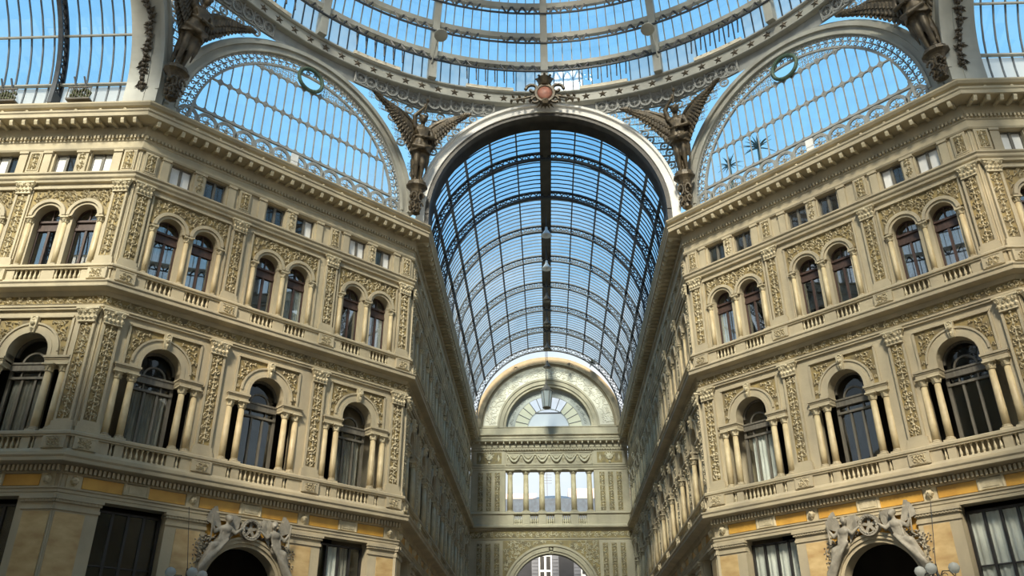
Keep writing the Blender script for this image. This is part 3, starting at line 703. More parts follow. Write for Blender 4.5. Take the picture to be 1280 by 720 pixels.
for i in range(60): x = -7.38 + i * .25; q_.box(x - .06, x + .06, -.2, 0, 24.84, 25.0)
part('dentils', q_.mesh('dentils', STONE), fo, stuff=True)
for i in range(26): part('modillion', ME['modillion'], fo, (-7.25 + i * .58, .0, 25.27), scale=(.8, .75, .72))
part('frieze_ground', (lambda k: (k.box(-7.5, 7.5, .02, .06, 16.56, 17.2), k.mesh('frieze_ground', GOLD))[1])(M()), fo)
part('frieze_relief', scrollband(15, .56, .6, 9).mesh('frieze_relief', CARVED), fo, (-7.5, .02, 16.6))
m = M(); m.arc(3.6, 3.8, -.02, TH, n=30, cz=11.6); m.arc(3.8, 4.2, -.1, .02, n=30, cz=11.6); m.arc(4.2, 4.4, -.18, .02, n=30, cz=11.6)
part('archivolt', m.mesh('archivolt', STONE), fo)
part('keystone', ME['key2'], fo, (0, 0, -4.6 - .3 + 4.5), scale=(1.4, 1, 1))
ins = lambda x, z: .3 < abs(x) < 4.3 and z < 16.3 and x * x + (z - 11.6) ** 2 > 4.55 ** 2
part('spandrel_ground', (lambda k: (arch_plate(k, -4.4, 4.4, 11.6, 16.35, 0, 4.4, 11.6, -.015, 0, n=28, reveal=False), k.mesh('spandrel_ground', GOLD))[1])(M()), fo)
part('spandrel_relief', fill(ins, -4.3, 4.3, 12.5, 16.3, .34, 12, .24).mesh('spandrel_relief', CARVED), fo, (0, -.02, 0))
for sd in (-1, 1):
    for k, x in enumerate((4.95, 5.75, 6.55)):
        for z0, h in ((10.5, 5.6), (19.05, 3.6)):
            q_ = M(); q_.box(-.34, .34, -.06, .02, z0 - .2, z0 + h + .15); q_.face([(-.24, -.065, z0), (.24, -.065, z0), (.24, -.065, z0 + h), (-.24, -.065, z0 + h)], 1)
            p = part('pilaster', q_.mesh('pilaster', STONE, GOLD), fo, (sd * x, 0, 0)); part('relief', candelabra(.44, h - .1, 60 + k).deep(1.7).mesh('relief', CARVED), p, (0, -.07, z0 + .05))
    q_ = M(); q_.box(-1.5, 1.5, -.1, .02, 23.35, 24.7); q_.face([(-1.2, -.105, 23.5), (1.2, -.105, 23.5), (1.2, -.105, 24.6), (-1.2, -.105, 24.6)], 1)
    p = part('shield_panel', q_.mesh('shield_panel', STONE, GOLD), fo, (sd * 5.75, 0, 0))
    q_ = M(); knob(q_, 0, 24.1, .38, y=-.1, h=.14); spiral(q_, -.34, 24.35, .16, 0, 1.2, .04, y=-.1); spiral(q_, .34, 24.35, .16, pi, 1.2, .04, y=-.1, d=-1); knob(q_, 0, 23.62, .14, y=-.1)
    for k in range(5): leaf(q_, sd * .0, 24.1, pi / 2 + (k - 2) * .5, .6, .2, y=-.1, h=.06)
    for xx in (-.9, .9): leaf(q_, xx, 23.7, pi / 2, .7, .24, y=-.1, h=.06)
    part('shield', q_.mesh('shield', CARVED), p)
# festoon frieze
q_ = M(); q_.box(-4.1, 4.1, -.04, .02, 23.4, 24.6)
for a, b, c, d in ((-4.1, 4.1, 23.36, 23.46), (-4.1, 4.1, 24.54, 24.64), (-4.14, -4.04, 23.36, 24.64), (4.04, 4.14, 23.36, 24.64)): q_.box(a, b, -.1, .02, c, d)
fp = part('festoon_panel', q_.mesh('festoon_panel', STONE), fo)
q_ = M()
q_.tube([(-.56 + 1.12 * t / 12, -.1, .32 - .62 * sin(pi * t / 12)) for t in range(13)], [.06 + .08 * sin(pi * t / 12) for t in range(13)], 6)
q_.tube([(-.36 + .72 * t / 8, -.07, .3 - .3 * sin(pi * t / 8)) for t in range(9)], .05, 5)
knob(q_, 0, .08, .14, h=.14)
for sd in (-1, 1): leaf(q_, sd * .62, .36, -pi / 2, .72, .2, h=.1); knob(q_, sd * .62, .38, .12, h=.12); spiral(q_, sd * .62, -.25, .12, 0, 1.1, .03, d=sd)
me = q_.mesh('festoon', CARVED)
for i in range(6): part('festoon', me, fp, (-3.35 + i * 1.34, -.04, 24.0))
# loggia
c7 = column_mesh(.27, 0, 3.4); b7 = col_base(.27, .24); k7 = col_cap(.27, .36)
q_ = M()
for x in (-3.75, -2.25, -.75, .75, 2.25, 3.75): q_.box(x - .36, x + .36, -.06, .5, 17.8, 18.75)
for sd in (-1, 1): q_.box(min(sd * 4.1, sd * 7.5), max(sd * 4.1, sd * 7.5), -.04, .3, 17.8, 18.75)
pp = part('parapet', q_.mesh('parapet', STONE), fo)
bm = baluster_mesh(.9, .1)
for x in (-3, -1.5, 0, 1.5, 3):
    for k in range(4): part('baluster', bm, pp, (x - .29 + k * .193, .12, 17.82))
for x in (-3.75, -2.25, -.75, .75, 2.25, 3.75):
    c = part('column', c7, fo, (x, .25, 19.14)); part('base', b7, c, (0, 0, -.24)); part('capital', k7, c, (0, 0, 3.4))
# tympanum
m = M(); m.arc(6.4, 6.55, -.12, .02, n=40, cz=27.1); m.arc(6.55, 7.0, -.3, .02, n=40, cz=27.1); m.arc(7.0, 7.3, -.2, .6, n=40, cz=27.1)
part('arch_band', m.mesh('arch_band', WSTONE), fo)
m = M(); m.arc(4.15, 4.4, -.05, TH, n=34, cz=27.1); m.arc(4.4, 4.8, -.16, .02, n=34, cz=27.1); m.arc(4.8, 5.0, -.24, .02, n=34, cz=27.1)
part('archivolt', m.mesh('archivolt', STONE), fo)
ins = lambda x, z: 5.15 ** 2 < x * x + (z - 27.1) ** 2 < 6.3 ** 2 and z > 27.4
part('tympanum_relief', fill(ins, -6.4, 6.4, 27.3, 33.5, .42, 15, .3).mesh('tympanum_relief', PLASTER), fo, (0, -.005, 0))
m = M()
for sd in (-1, 1): m.box(min(sd * 5.0, sd * 6.4), max(sd * 5.0, sd * 6.4), -.1, .02, 27.14, 27.3)
part('panel_frame', m.mesh('panel_frame', STONE), fo)
wf = top(wname(), None, (0, YF + .55, 27.1), (0, 0, 0), 'half-round fan window with radiating bars high in the nave end wall', 'window', 'structure')
m = M(); m.arc(3.3, 4.15, -.04, .04, n=30); m.arc(2.0, 2.08, -.04, .04, n=24); m.box(-4.15, 4.15, -.06, .06, 0, .12)
part('frame', m.mesh('frame', IRON), wf)
m = M()
for i in range(30): a = pi * (i + .5) / 30; spiral(m, 3.7 * cos(a), 3.7 * sin(a), .17, a, 1.2, .03, y=-.05, d=1 if i % 2 else -1, n=9)
part('scrollwork', m.mesh('scrollwork', LACE), wf, stuff=True)
for i in range(1, 13):
    a = pi * i / 13; q_ = M(); q_.bar((2.05 * cos(a), 0, 2.05 * sin(a)), (3.35 * cos(a), 0, 3.35 * sin(a)), .06, .06); part('fan_bar', q_.mesh('fan_bar', DARK), wf)
for i in range(13):
    q_ = M(); disc_half(q_, 3.32, .0, 0, 3, 0, 2.06, pi * i / 13 + .012, pi * (i + 1) / 13 - .012); part('pane', q_.mesh('pane', YMILK if i < 4 or i > 8 else GLASS), wf)
q_ = M(); q_.face([(2.0 * cos(a), 0, .1 + 2.0 * sin(a)) for a in [radians(50) + radians(80) * i / 10 for i in range(11)]]); part('pane', q_.mesh('pane', GLASS), wf)
q_ = M(); q_.face([(2.0 * cos(a), 0, .1 + 2.0 * sin(a)) for a in [radians(50) * i / 8 for i in range(9)]] + [(-2.0 * cos(a), 0, .1 + 2.0 * sin(a)) for a in [radians(50) * i / 8 for i in range(8, -1, -1)]]); part('pane', q_.mesh('pane', MILK), wf, label='milky lower pane')
q_ = M(); q_.box(-1.3, 1.3, -.06, .06, 1.58, 1.68); part('hub_bar', q_.mesh('hub_bar', DARK), wf)

# ================================================================== lunettes over the piers
q_ = M(); 
for rr, ww in ((.44, .04), (.36, .025)):
    q_.arc(rr - ww, rr + ww, -.05, .05, 0, 2 * pi, 20)
for k in range(4):
    a = k * pi / 2 + pi / 4; spiral(q_, .17 * cos(a), .17 * sin(a), .14, a, 1.1, .022, y=-.02, n=8); q_.bar((0, 0, 0), (.36 * cos(a + pi / 4), 0, .36 * sin(a + pi / 4)), .03, .04)
q_.arc(0.05, .1, -.05, .05, 0, 2 * pi, 8); ME['ring'] = q_.mesh('ring_ornament', LACE)
q_ = M()
for d in (1, -1): spiral(q_, d * .14, d * .05, .15, pi if d > 0 else 0, 1.3, .048, y=-.02, d=d, n=12)
leaf(q_, 0, -.25, pi / 2, .3, .14, h=.05); leaf(q_, 0, .28, -pi / 2, .25, .12, h=.05); leaf(q_, .2, .22, pi / 4, .2, .1, h=.05); leaf(q_, -.2, -.22, pi + pi / 4, .2, .1, h=.05)
ME['scroll'] = q_.mesh('scroll_ornament', LACE)
q_ = M()
for d in (1, -1):
    spiral(q_, d * .12, .0, .12, pi if d > 0 else 0, 1.2, .02, d=d, n=9); spiral(q_, d * .1, -.24, .09, 0 if d > 0 else pi, 1.2, .02, d=-d, n=8); spiral(q_, d * .1, .22, .09, 0 if d > 0 else pi, 1.2, .02, d=-d, n=8)
q_.box(-.015, .015, -.02, .02, -.35, .35); ME['spray'] = q_.mesh('spray_ornament', LACE)
q_ = M(); rows = []
for i in range(25):
    a = 2 * pi * i / 24; rr = .72
    rows.append([((rr + .11 * cos(b)) * cos(a), -.1 + .11 * sin(b), (rr + .11 * cos(b)) * sin(a)) for b in [2 * pi * k / 8 for k in range(8)]])
q_.grid(rows, True)
for i in range(44):
    a = 2 * pi * i / 44
    for b in (-.07, .07): leaf(q_, (.72 + b) * cos(a), (.72 + b) * sin(a), a + pi / 2 + (.6 if b > 0 else -.6), .17, .1, y=-.17, h=.05)
ME['wreath'] = q_.mesh('wreath', GREENB)
def lunette(w, label, hx):
    o = top(wname(), None, w.pos(7.66, .25, 27.0), (0, 0, w.ang), label, 'window', 'structure'); cz = .6; RG = 5.84
    m = M(); m.arc(6.62, 7.1, -.12, .3, n=40, cz=cz); m.arc(6.98, 7.22, -.26, .35, n=40, cz=cz); m.arc(6.56, 6.68, -.2, .2, n=40, cz=cz); m.arc(7.16, 7.4, -.1, .5, n=40, cz=cz)
    for sd in (-1, 1): m.box(min(sd * 6.58, sd * 7.2), max(sd * 6.58, sd * 7.2), -.14, .3, -.05, cz)
    part('arch_band', m.mesh('arch_band', IRON), o)
    m = M(); m.arc(5.84, 5.96, -.06, .06, n=40, cz=cz); m.arc(6.5, 6.58, -.05, .05, n=40, cz=cz); part('lace_border', m.mesh('lace_border', LACE), o)
    n = 44
    for i in range(n):
        a = pi * (i + .5) / n; part('scroll_ornament', ME['scroll'], o, (6.23 * cos(a), 0, cz + 6.23 * sin(a)), (0, -a, 0))
    # glass
    k = 0; x = -5.75
    bars = []; 
    while x < 5.74:
        xa, xb = x + .025, x + .475
        for z0, z1 in ((1.32, 3.27), (3.43, 5.52)):
            tops = [min(z1, cz + sqrt(max(0, RG * RG - t * t))) for t in (xa, (xa + xb) / 2, xb)]
            if min(tops) - z0 < .2 and max(tops) - z0 < .3: continue
            tops = [max(t, z0 + .02) for t in tops]
            q_ = M(); q_.face([(xa, 0, z0), (xb, 0, z0), (xb, 0, tops[2]), ((xa + xb) / 2, 0, tops[1]), (xa, 0, tops[0])]); part('pane', q_.mesh('pane', GLASS), o)
        x += .5
    for i in range(24):
        x = -5.75 + .5 * i; zt = min(5.52, cz + sqrt(max(0, RG * RG - x * x)))
        if zt > 1.5:
            q_ = M(); q_.box(x - .024, x + .024, -.04, .04, 1.28, zt); part('glazing_bar', q_.mesh('glazing_bar', LACE), o)
    m = M(); m.box(-5.85, 5.85, -.07, .07, 1.2, 1.32)
    for z in (3.35, 5.56):
        e = sqrt(RG * RG - (z - cz) ** 2); m.box(-e, e, -.05, .05, z - .04, z + .04)
        for i in range(24):
            x = -5.75 + .5 * i
            if abs(x) < e: m.grid([[(x + .2 * cos(b), y, z + .22 * sin(b)) for b in (0, pi / 2, pi, 3 * pi / 2)] for y in (-.04, .04)], True, 0, True)
    for i in range(24):
        x = -5.75 + .5 * i; m.grid([[(x + .13 * cos(b), y, 1.34 + .13 * sin(b)) for b in (0, pi / 2, pi)] for y in (-.04, .04)], True, 0, True)
    part('rail', m.mesh('rail', LACE), o)
    # lace in the head, around the wreath
    for i in range(-9, 10):
        x = i * .32; h = cz + sqrt(5.84 ** 2 - x * x) - 5.6
        if abs(x) > .7 and h > .12: part('spray_ornament', ME['spray'], o, (x, 0, 5.6 + h / 2), (0, (i % 2) * pi, 0), (1.1, 1, h / .72))
    part('wreath', ME['wreath'], o, (0, -.05, 6.22), label='round green bronze wreath')
    # ring band along the foot
    m = M(); m.box(-6.6, 6.6, -.06, .06, .04, .14)
    for i in range(14): x = -6.5 + i; m.grid([[(x + .12 * cos(b), y, .64 + .3 * sin(b)) for b in (0, pi / 2, pi, 3 * pi / 2)] for y in (-.04, .04)], True, 0, True)
    part('rail', m.mesh('rail', LACE), o)
    for i in range(13):
        part('ring_ornament', ME['ring'], o, (-6 + i, 0, .64), scale=(1.12, 1, 1.12))
        q_ = M(); q_.face([(-6.45 + i, .05, .14), (-5.55 + i, .05, .14), (-5.55 + i, .05, 1.2), (-6.45 + i, .05, 1.2)]); part('pane', q_.mesh('pane', GLASS), o)
    q_ = M(); q_.box(hx - .2, hx + .2, -.1, -.04, .2, .62); q_.box(hx - .2, hx + .2, -.1, -.04, .66, 1.1); part('hatch', q_.mesh('hatch', WHITEP), o, label='small white hatch panel')
    return o
lunette(wl, 'great half-round glazed lunette above the left pier with a wreath', -.25)
lunette(wr, 'great half-round glazed lunette above the right pier with a wreath', .5)

# ================================================================== arches and glazed vaults of the four arms
def garland():
    R = random.Random(4); f = M(); L = pi * 6.9
    u = 0
    while u < L:
        kz = .5 * sin(u * 1.4) * .25
        knob(f, kz, u, .12, h=.14)
        for k in range(3): leaf(f, kz, u, R.uniform(0, 6.28), R.uniform(.25, .42), .2, h=.1)
        u += .26
    o = M(); o.f = f.f; o.m = f.m
    for x, y, z in f.v: r = 6.86 + y; a = z / 6.9; o.v.append((r * cos(a), .35 + x, 27.6 + r * sin(a)))
    return o.mesh('garland', STARM)
ME['garland'] = garland()
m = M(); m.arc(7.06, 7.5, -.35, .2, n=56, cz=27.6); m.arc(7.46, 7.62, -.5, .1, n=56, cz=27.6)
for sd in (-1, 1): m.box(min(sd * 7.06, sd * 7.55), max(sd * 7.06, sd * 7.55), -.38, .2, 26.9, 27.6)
ME['rimN'] = m.mesh('rim', SUNIRON)
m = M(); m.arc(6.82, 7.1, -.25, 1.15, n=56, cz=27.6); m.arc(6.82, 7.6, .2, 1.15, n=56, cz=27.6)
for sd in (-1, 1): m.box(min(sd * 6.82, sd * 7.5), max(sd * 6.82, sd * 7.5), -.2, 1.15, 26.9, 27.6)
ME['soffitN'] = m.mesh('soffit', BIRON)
m = M(); m.arc(6.95, 7.5, -.35, .2, n=56, cz=27.6); m.arc(7.46, 7.62, -.5, .1, n=56, cz=27.6); m.arc(6.9, 7.0, -.42, -.25, n=56, cz=27.6)
for sd in (-1, 1): m.box(min(sd * 6.93, sd * 7.55), max(sd * 6.93, sd * 7.55), -.38, .2, 26.9, 27.6)
ME['rim'] = m.mesh('rim', IRON)
m = M(); m.arc(6.9, 7.6, .2, 1.15, n=56, cz=27.6)
for sd in (-1, 1): m.box(min(sd * 6.9, sd * 7.5), max(sd * 6.9, sd * 7.5), .2, 1.15, 26.9, 27.6)
ME['soffit'] = m.mesh('soffit', IRON)
def truss_mesh(R):
    m = M(); n = 40
    for r in (R, R - .5): m.arc(r - .05, r + .05, -.11, .11, n=n, cz=27.6)
    n = 25
    for i in range(n * 2):
        a, b = pi * i / (2 * n), pi * (i + 1) / (2 * n)
        pr = lambda rr, t: (rr * cos(t), 0, 27.6 + rr * sin(t))
        m.bar(pr(R - .47, a), pr(R - .03, b), .05, .05); m.bar(pr(R - .03, a), pr(R - .47, b), .05, .05)
        if i % 2 == 0: m.bar(pr(R - .47, a), pr(R - .03, a), .05, .06)
    for sd in (-1, 1): m.box(sd * (R - .25) - .3, sd * (R - .25) + .3, -.1, .1, 26.9, 27.6)
    return m.mesh('truss', DARK)
RV = 7.38
ME['truss'] = truss_mesh(RV)
def vault(name, label, loc, ang, nbay, angles, fine, bay=4.58, y_first=4.3, pale=False, bars=9, milky_low=False, dmat=DARK, clear=None):
    o = top(name, None, loc, (0, 0, ang), label, 'roof', 'structure')
    ys = [1.1] + [y_first + bay * i for i in range(nbay)]
    L = ys[-1]; bw = .02 if dmat is DARK else .032
    for y in ys[1:]: part('truss', ME['truss'], o, (0, y, 0))
    for a in angles:
        for sd in ((1, -1) if a < 89 else (1,)):
            t = radians(a); w, d = (.065, .2) if a < 89 else (.75, .2)
            c, s_ = cos(t) * sd, sin(t); p = lambda rr, y, off: ((rr) * c - off * s_, y, 27.6 + rr * s_ + off * c)
            m = M(); m.grid([[p(RV - d, y, -w / 2), p(RV - d, y, w / 2), p(RV + .02, y, w / 2), p(RV + .02, y, -w / 2)] for y in (1.1, L)], True, 0, True)
            part('purlin' if a < 89 else 'ridge_walkway', m.mesh('purlin', dmat if a < 89 else BIRON), o)
    # glass: one pane per cell between the purlins (fine: one per glazing bar)
    al = sorted([-6] + [a for a in angles if a < 89]); full = [radians(a) for a in al] + [pi / 2] + [pi - radians(a) for a in al[::-1]]
    def pt(t, y, r=RV + .05):
        if t < 0: return (r, y, 27.6 + r * t)
        if t > pi: return (-r, y, 27.6 - r * (t - pi))
        return (r * cos(t), y, 27.6 + r * sin(t))
    for i in range(len(ys) - 1):
        y0, y1 = ys[i] + .06, ys[i + 1] - .06; nbar = bars if i else max(4, round(bars * (y1 - y0) / bay))
        m = M()
        for k in range(1, nbar):
            y = y0 + (y1 - y0) * k / nbar
            m.grid([[pt(t, y - bw, RV + .0), pt(t, y + bw, RV + .0), pt(t, y + bw, RV + .07), pt(t, y - bw, RV + .07)] for t in [-.08 + (pi + .16) * j / 30 for j in range(31)]], True)
        part('glazing_bars', m.mesh('glazing_bars', dmat if dmat is DARK else BACKIRON), o, stuff=True)
        for j in range(len(full) - 1):
            a, b = full[j] + .006, full[j + 1] - .006; g = MILK if (milky_low and (j == 0 or j == len(full) - 2)) else (clear or VGLASS)
            rng = range(nbar) if (fine and b > pi * .62 or fine == 2 and a < pi * .38) else (None,)
            for k in rng:
                u0, u1 = (y0, y1) if k is None else (y0 + (y1 - y0) * k / nbar + .03, y0 + (y1 - y0) * (k + 1) / nbar - .03)
                m = M(); m.grid([[pt(a + (b - a) * t / 3, u0), pt(a + (b - a) * t / 3, u1)] for t in range(4)]); part('pane', m.mesh('pane', g), o)
    return o
vault('nave_vault', 'long barrel vault of blue glass on dark lattice arches above the nave', (0, Y1, 0), 0, 8, [18, 32, 46, 61, 75, 90], 0)
ARM = [5, 25, 46.5, 66, 90]
vault('arm_vault', 'glazed barrel vault above the left arm', (-AP, YC, 0), radians(90), 3, ARM, 2, milky_low=True, bars=8, y_first=4.55, dmat=IRON, clear=AGLASS)
vault('arm_vault', 'glazed barrel vault above the right arm', (AP, YC, 0), radians(-90), 2, [7, 27, 46.5, 66, 90], 1, milky_low=True, bars=8, y_first=4.55, dmat=IRON, clear=AGLASS)
for loc, ang, lb in (((0, Y1, 0), 0, 'sun-whitened iron arch rim framing the long glazed nave'), ((-AP, YC, 0), radians(90), 'iron arch rim with dark garland at the left arm'), ((AP, YC, 0), radians(-90), 'iron arch rim with dark garland at the right arm')):
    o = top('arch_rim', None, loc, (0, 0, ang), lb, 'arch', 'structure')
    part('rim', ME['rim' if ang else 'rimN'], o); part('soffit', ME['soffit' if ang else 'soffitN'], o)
    if ang: part('garland', ME['garland'], o, label='dark bronze vine garland')

# ================================================================== ring of stars and the dome
so = top('star_ring', None, (0, YC, 0), (0, 0, 0), 'pale iron ring with dark stars below the glass dome', 'ring', 'structure')
def ringmesh(prof, n=144):
    m = M(); m.grid([[(r * sin(2 * pi * i / n), r * cos(2 * pi * i / n), z) for r, z in prof] for i in range(n + 1)], True); return m
part('band', ringmesh([(18.15, 35.42), (18.12, 36.1), (18.5, 36.1), (18.5, 35.42)]).mesh('band', IRON, smooth=False), so)
part('moulding', ringmesh([(18.02, 36.08), (17.95, 36.14), (17.95, 36.22), (18.05, 36.26), (18.5, 36.26), (18.5, 36.08)]).mesh('moulding', IRON), so)
part('moulding', ringmesh([(18.08, 35.34), (18.04, 35.38), (18.04, 35.44), (18.16, 35.46), (18.5, 35.46), (18.5, 35.34)]).mesh('moulding', IRON), so)
m = M(); pts = [((.3 if k % 2 == 0 else .125) * sin(k * pi / 5), (.3 if k % 2 == 0 else .125) * cos(k * pi / 5)) for k in range(10)]
for k in range(10):
    a, b = pts[k], pts[(k + 1) % 10]
    m.face([(a[0], 0, a[1]), (b[0], 0, b[1]), (0, -.09, 0)]); 
ME['star'] = m.mesh('star', STARM)
st = 2 * pi / 112
for i in range(-25, 26):
    ph = (i + .5) * st
    if abs(ph) < st * .9 : continue
    part('star', ME['star'], so, (18.13 * sin(ph), 18.13 * cos(ph), 35.77), (0, 0, -ph))
do = top('dome', None, (0, YC, 0), (0, 0, 0), 'great glass dome on pale iron ribs at the top', 'roof', 'structure')
RD, ZD, HD = 18.1, 36.2, 20.0
dp = lambda t, ph, dr=0.0: ((RD + dr) * cos(t) * sin(ph), (RD + dr) * cos(t) * cos(ph), ZD + (HD + dr) * sin(t))
m = M(); rows = []
for i in range(25):
    t = radians(86) * i / 24; x0 = .24 * (1 - .5 * i / 24)
    rows.append([((dr + RD) * cos(t) * 0 + sx, (RD + dr) * cos(t), ZD + (HD + dr) * sin(t)) for dr, sx in ((-.45, -x0), (-.45, x0), (.1, x0), (.1, -x0))])
m.grid(rows, True, 0, True); me = m.mesh('rib', IRON)
for k in range(16): part('rib', me, do, (0, 0, 0), (0, 0, k * pi / 8))
TI = [0, 5.8, 12, 18.2, 24.4, 30.6, 37, 44, 52, 61, 71, 82]
for t in TI[1:]:
    t = radians(t); n = 96
    m = M(); m.grid([[dp(t + o1, 2 * pi * i / n, dr) for o1, dr in ((-.0085, -.30), (.0085, -.30), (.0085, .05), (-.0085, .05))] for i in range(n + 1)], True)
    part('purlin', m.mesh('purlin', IRON), do)
    if t < .5:
        m = M(); n = 16 * 20
        for i in range(n):
            if i % 20 in (8, 9, 10, 11): continue
            a = 2 * pi * (i + .5) / n; d = .014 if i % 2 else -.014
            m.bar(dp(t - .033, a - d * .6, -.46), dp(t - .006, a + d * .6, -.28), .1, .09)
        part('lattice', m.mesh('lattice', DARK), do, stuff=True)
        m = M(); n = 96; m.grid([[dp(t + o1, 2 * pi * i / n, dr) for o1, dr in ((-.036, -.52), (-.031, -.52), (-.031, -.42), (-.036, -.42))] for i in range(n + 1)], True)
        part('tie_ring', m.mesh('tie_ring', DARK), do)
NBAR = 12
for j in range(len(TI) - 1):
    t0, t1 = radians(TI[j]), radians(TI[j + 1])
    m = M(); jm = M()
    for k in range(16):
        p0 = k * pi / 8
        for i in range(NBAR):
            ph = p0 + (pi / 8) * i / NBAR; w = .028
            if i: m.grid([[dp(t, ph - w / RD / max(cos(t), .2), dr) for dr in (-.04, .06)] + [dp(t, ph + w / RD / max(cos(t), .2), dr) for dr in (.06, -.04)] for t in (t0, t1)], True)
            a, b = ph + .002, ph + (pi / 8) / NBAR - .002
            kk = k if k < 8 else k - 16
            vis = j < 4 and -3 <= kk < 3
            clear = 4 <= i < 9
            tgt = M() if vis else jm
            tgt.grid([[dp(t0 + .004, a), dp(t0 + .004, b)], [dp(t1 - .004, a), dp(t1 - .004, b)]])
            if vis: part('pane', tgt.mesh('pane', FROST if (j == 0 and not clear) else DGLASS), do)
    part('glazing_bars', m.mesh('glazing_bars', IRON if j else DARK), do, stuff=True)
    part('panes', jm.mesh('panes', DGLASS), do, stuff=True)
# opened lights with white sills at the foot of the dome
for k in range(-3, 3):
    p0 = (k + .5) * pi / 8; m = M()
    a0, a1 = p0 - pi / 8 * 2.3 / 12, p0 + pi / 8 * 2.7 / 12
    m.grid([[dp(.004, a0 + (a1 - a0) * i / 6, dr)[:2] + (ZD + z,) for dr, z in ((-.2, 0), (-.2, .24), (.1, .24), (.1, 0))] for i in range(7)], True, 0, True)
    part('sill', m.mesh('sill', PLASTER), do)
    m = M()
    for i in range(6):
        a = a0 + (a1 - a0) * i / 5; m.bar(dp(.02, a, -.45), dp(.094, a, -.12), .07, .07)
    m.grid([[dp(.094, a0 + (a1 - a0) * i / 6, dr) for dr in (-.34, -.28, -.1, -.16)] for i in range(7)], True, 0, True)
    part('open_sash', m.mesh('open_sash', BLACK), do)

# ================================================================== pendentives of iron lace
def roct(ph):
    p = abs(ph)
    if p < 0.3884: return AP / cos(p), ('n', AP * tan(ph))
    dd = (A + AP) * q
    if p < pi / 2 - .3884: return dd / cos(p - pi / 4), ('d', dd * tan(p - pi / 4))
    return AP / cos(p - pi / 2), ('n', AP * tan(p - pi / 2))
def outside(ph, z, pad):
    r, (k, u) = roct(ph); R = 7.62 if k == 'n' else 7.4
    return u * u + (z - 27.6) ** 2 > (R + pad) ** 2
def pend_pt(ph, z):
    r, _ = roct(ph); t = max(0, min(1, (z - 27.6) / 7.8)) ** 4.5; r = r * (1 - t) + 18.2 * t + .1
    return (r * sin(ph), r * cos(ph), z)
for c, lb in ((-.3884, 'iron lace pendentive behind the angel left of the nave arch'), (.3884, 'iron lace pendentive behind the angel right of the nave arch'), (-1.1824, 'iron lace pendentive behind the outer left angel'), (1.1824, 'iron lace pendentive behind the outer right angel')):
    o = top('pendentive', None, (0, YC, 0), (0, 0, 0), lb, 'ironwork', 'structure')
    lo, hi = c - .40, c + .40
    n = 22; frame = M()
    ph = lo
    zl = lambda p_: max(34.56, 27.6 + sqrt(max(0, (7.5 if roct(p_)[1][0] == 'n' else 7.3) ** 2 - roct(p_)[1][1] ** 2)))
    ex = lambda v: (v[0] * 1.006, v[1] * 1.006, v[2])
    while ph < hi - .001:
        z0, z1 = zl(ph), zl(ph + .02)
        if min(z0, z1) < 35.4: frame.face([ex(pend_pt(ph, min(z0, 35.45))), ex(pend_pt(ph + .02, min(z1, 35.45))), ex(pend_pt(ph + .02, 35.48)), ex(pend_pt(ph, 35.48))])
        ph += .02
    for i in range(n):                                   # row of roundels under the ring
        ph = lo + (hi - lo) * (i + .5) / n; z = 34.98
        if outside(ph, z - .15, .2):
            P = pend_pt(ph, z); part('roundel', ME['ring'], o, P, (.1, 0, -ph), (.78, .78, .78))
            a, b, cc, d = [pend_pt(ph + s1 * .0178, z + s2 * .38) for s1, s2 in ((-1, -1), (1, -1), (1, 1), (-1, 1))]
            frame.bar(a, d, .07, .07); frame.bar(b, cc, .07, .07); frame.bar(a, b, .08, .08)
    z = 34.3; row = 0
    while z > 27.6:
        i = 0; ph = lo + (row % 2) * .013
        while ph < hi:
            if outside(ph, z, .2):
                P = pend_pt(ph, z); part('roundel' if (i + row) % 2 else 'scroll', ME['ring'] if (i + row) % 2 else ME['spray'], o, P, (0, 0, -ph), (.58, .8, .58) if (i + row) % 2 else (1.0, 1, .9))
            if outside(ph, z - .3, .1) and outside(ph + .0262, z - .3, .1): frame.bar(pend_pt(ph, z - .22), pend_pt(ph + .0262, z - .22), .05, .05)
            ph += .0262; i += 1
        z -= .44; row += 1
    part('lattice', frame.mesh('lattice', LACE), o, stuff=True)

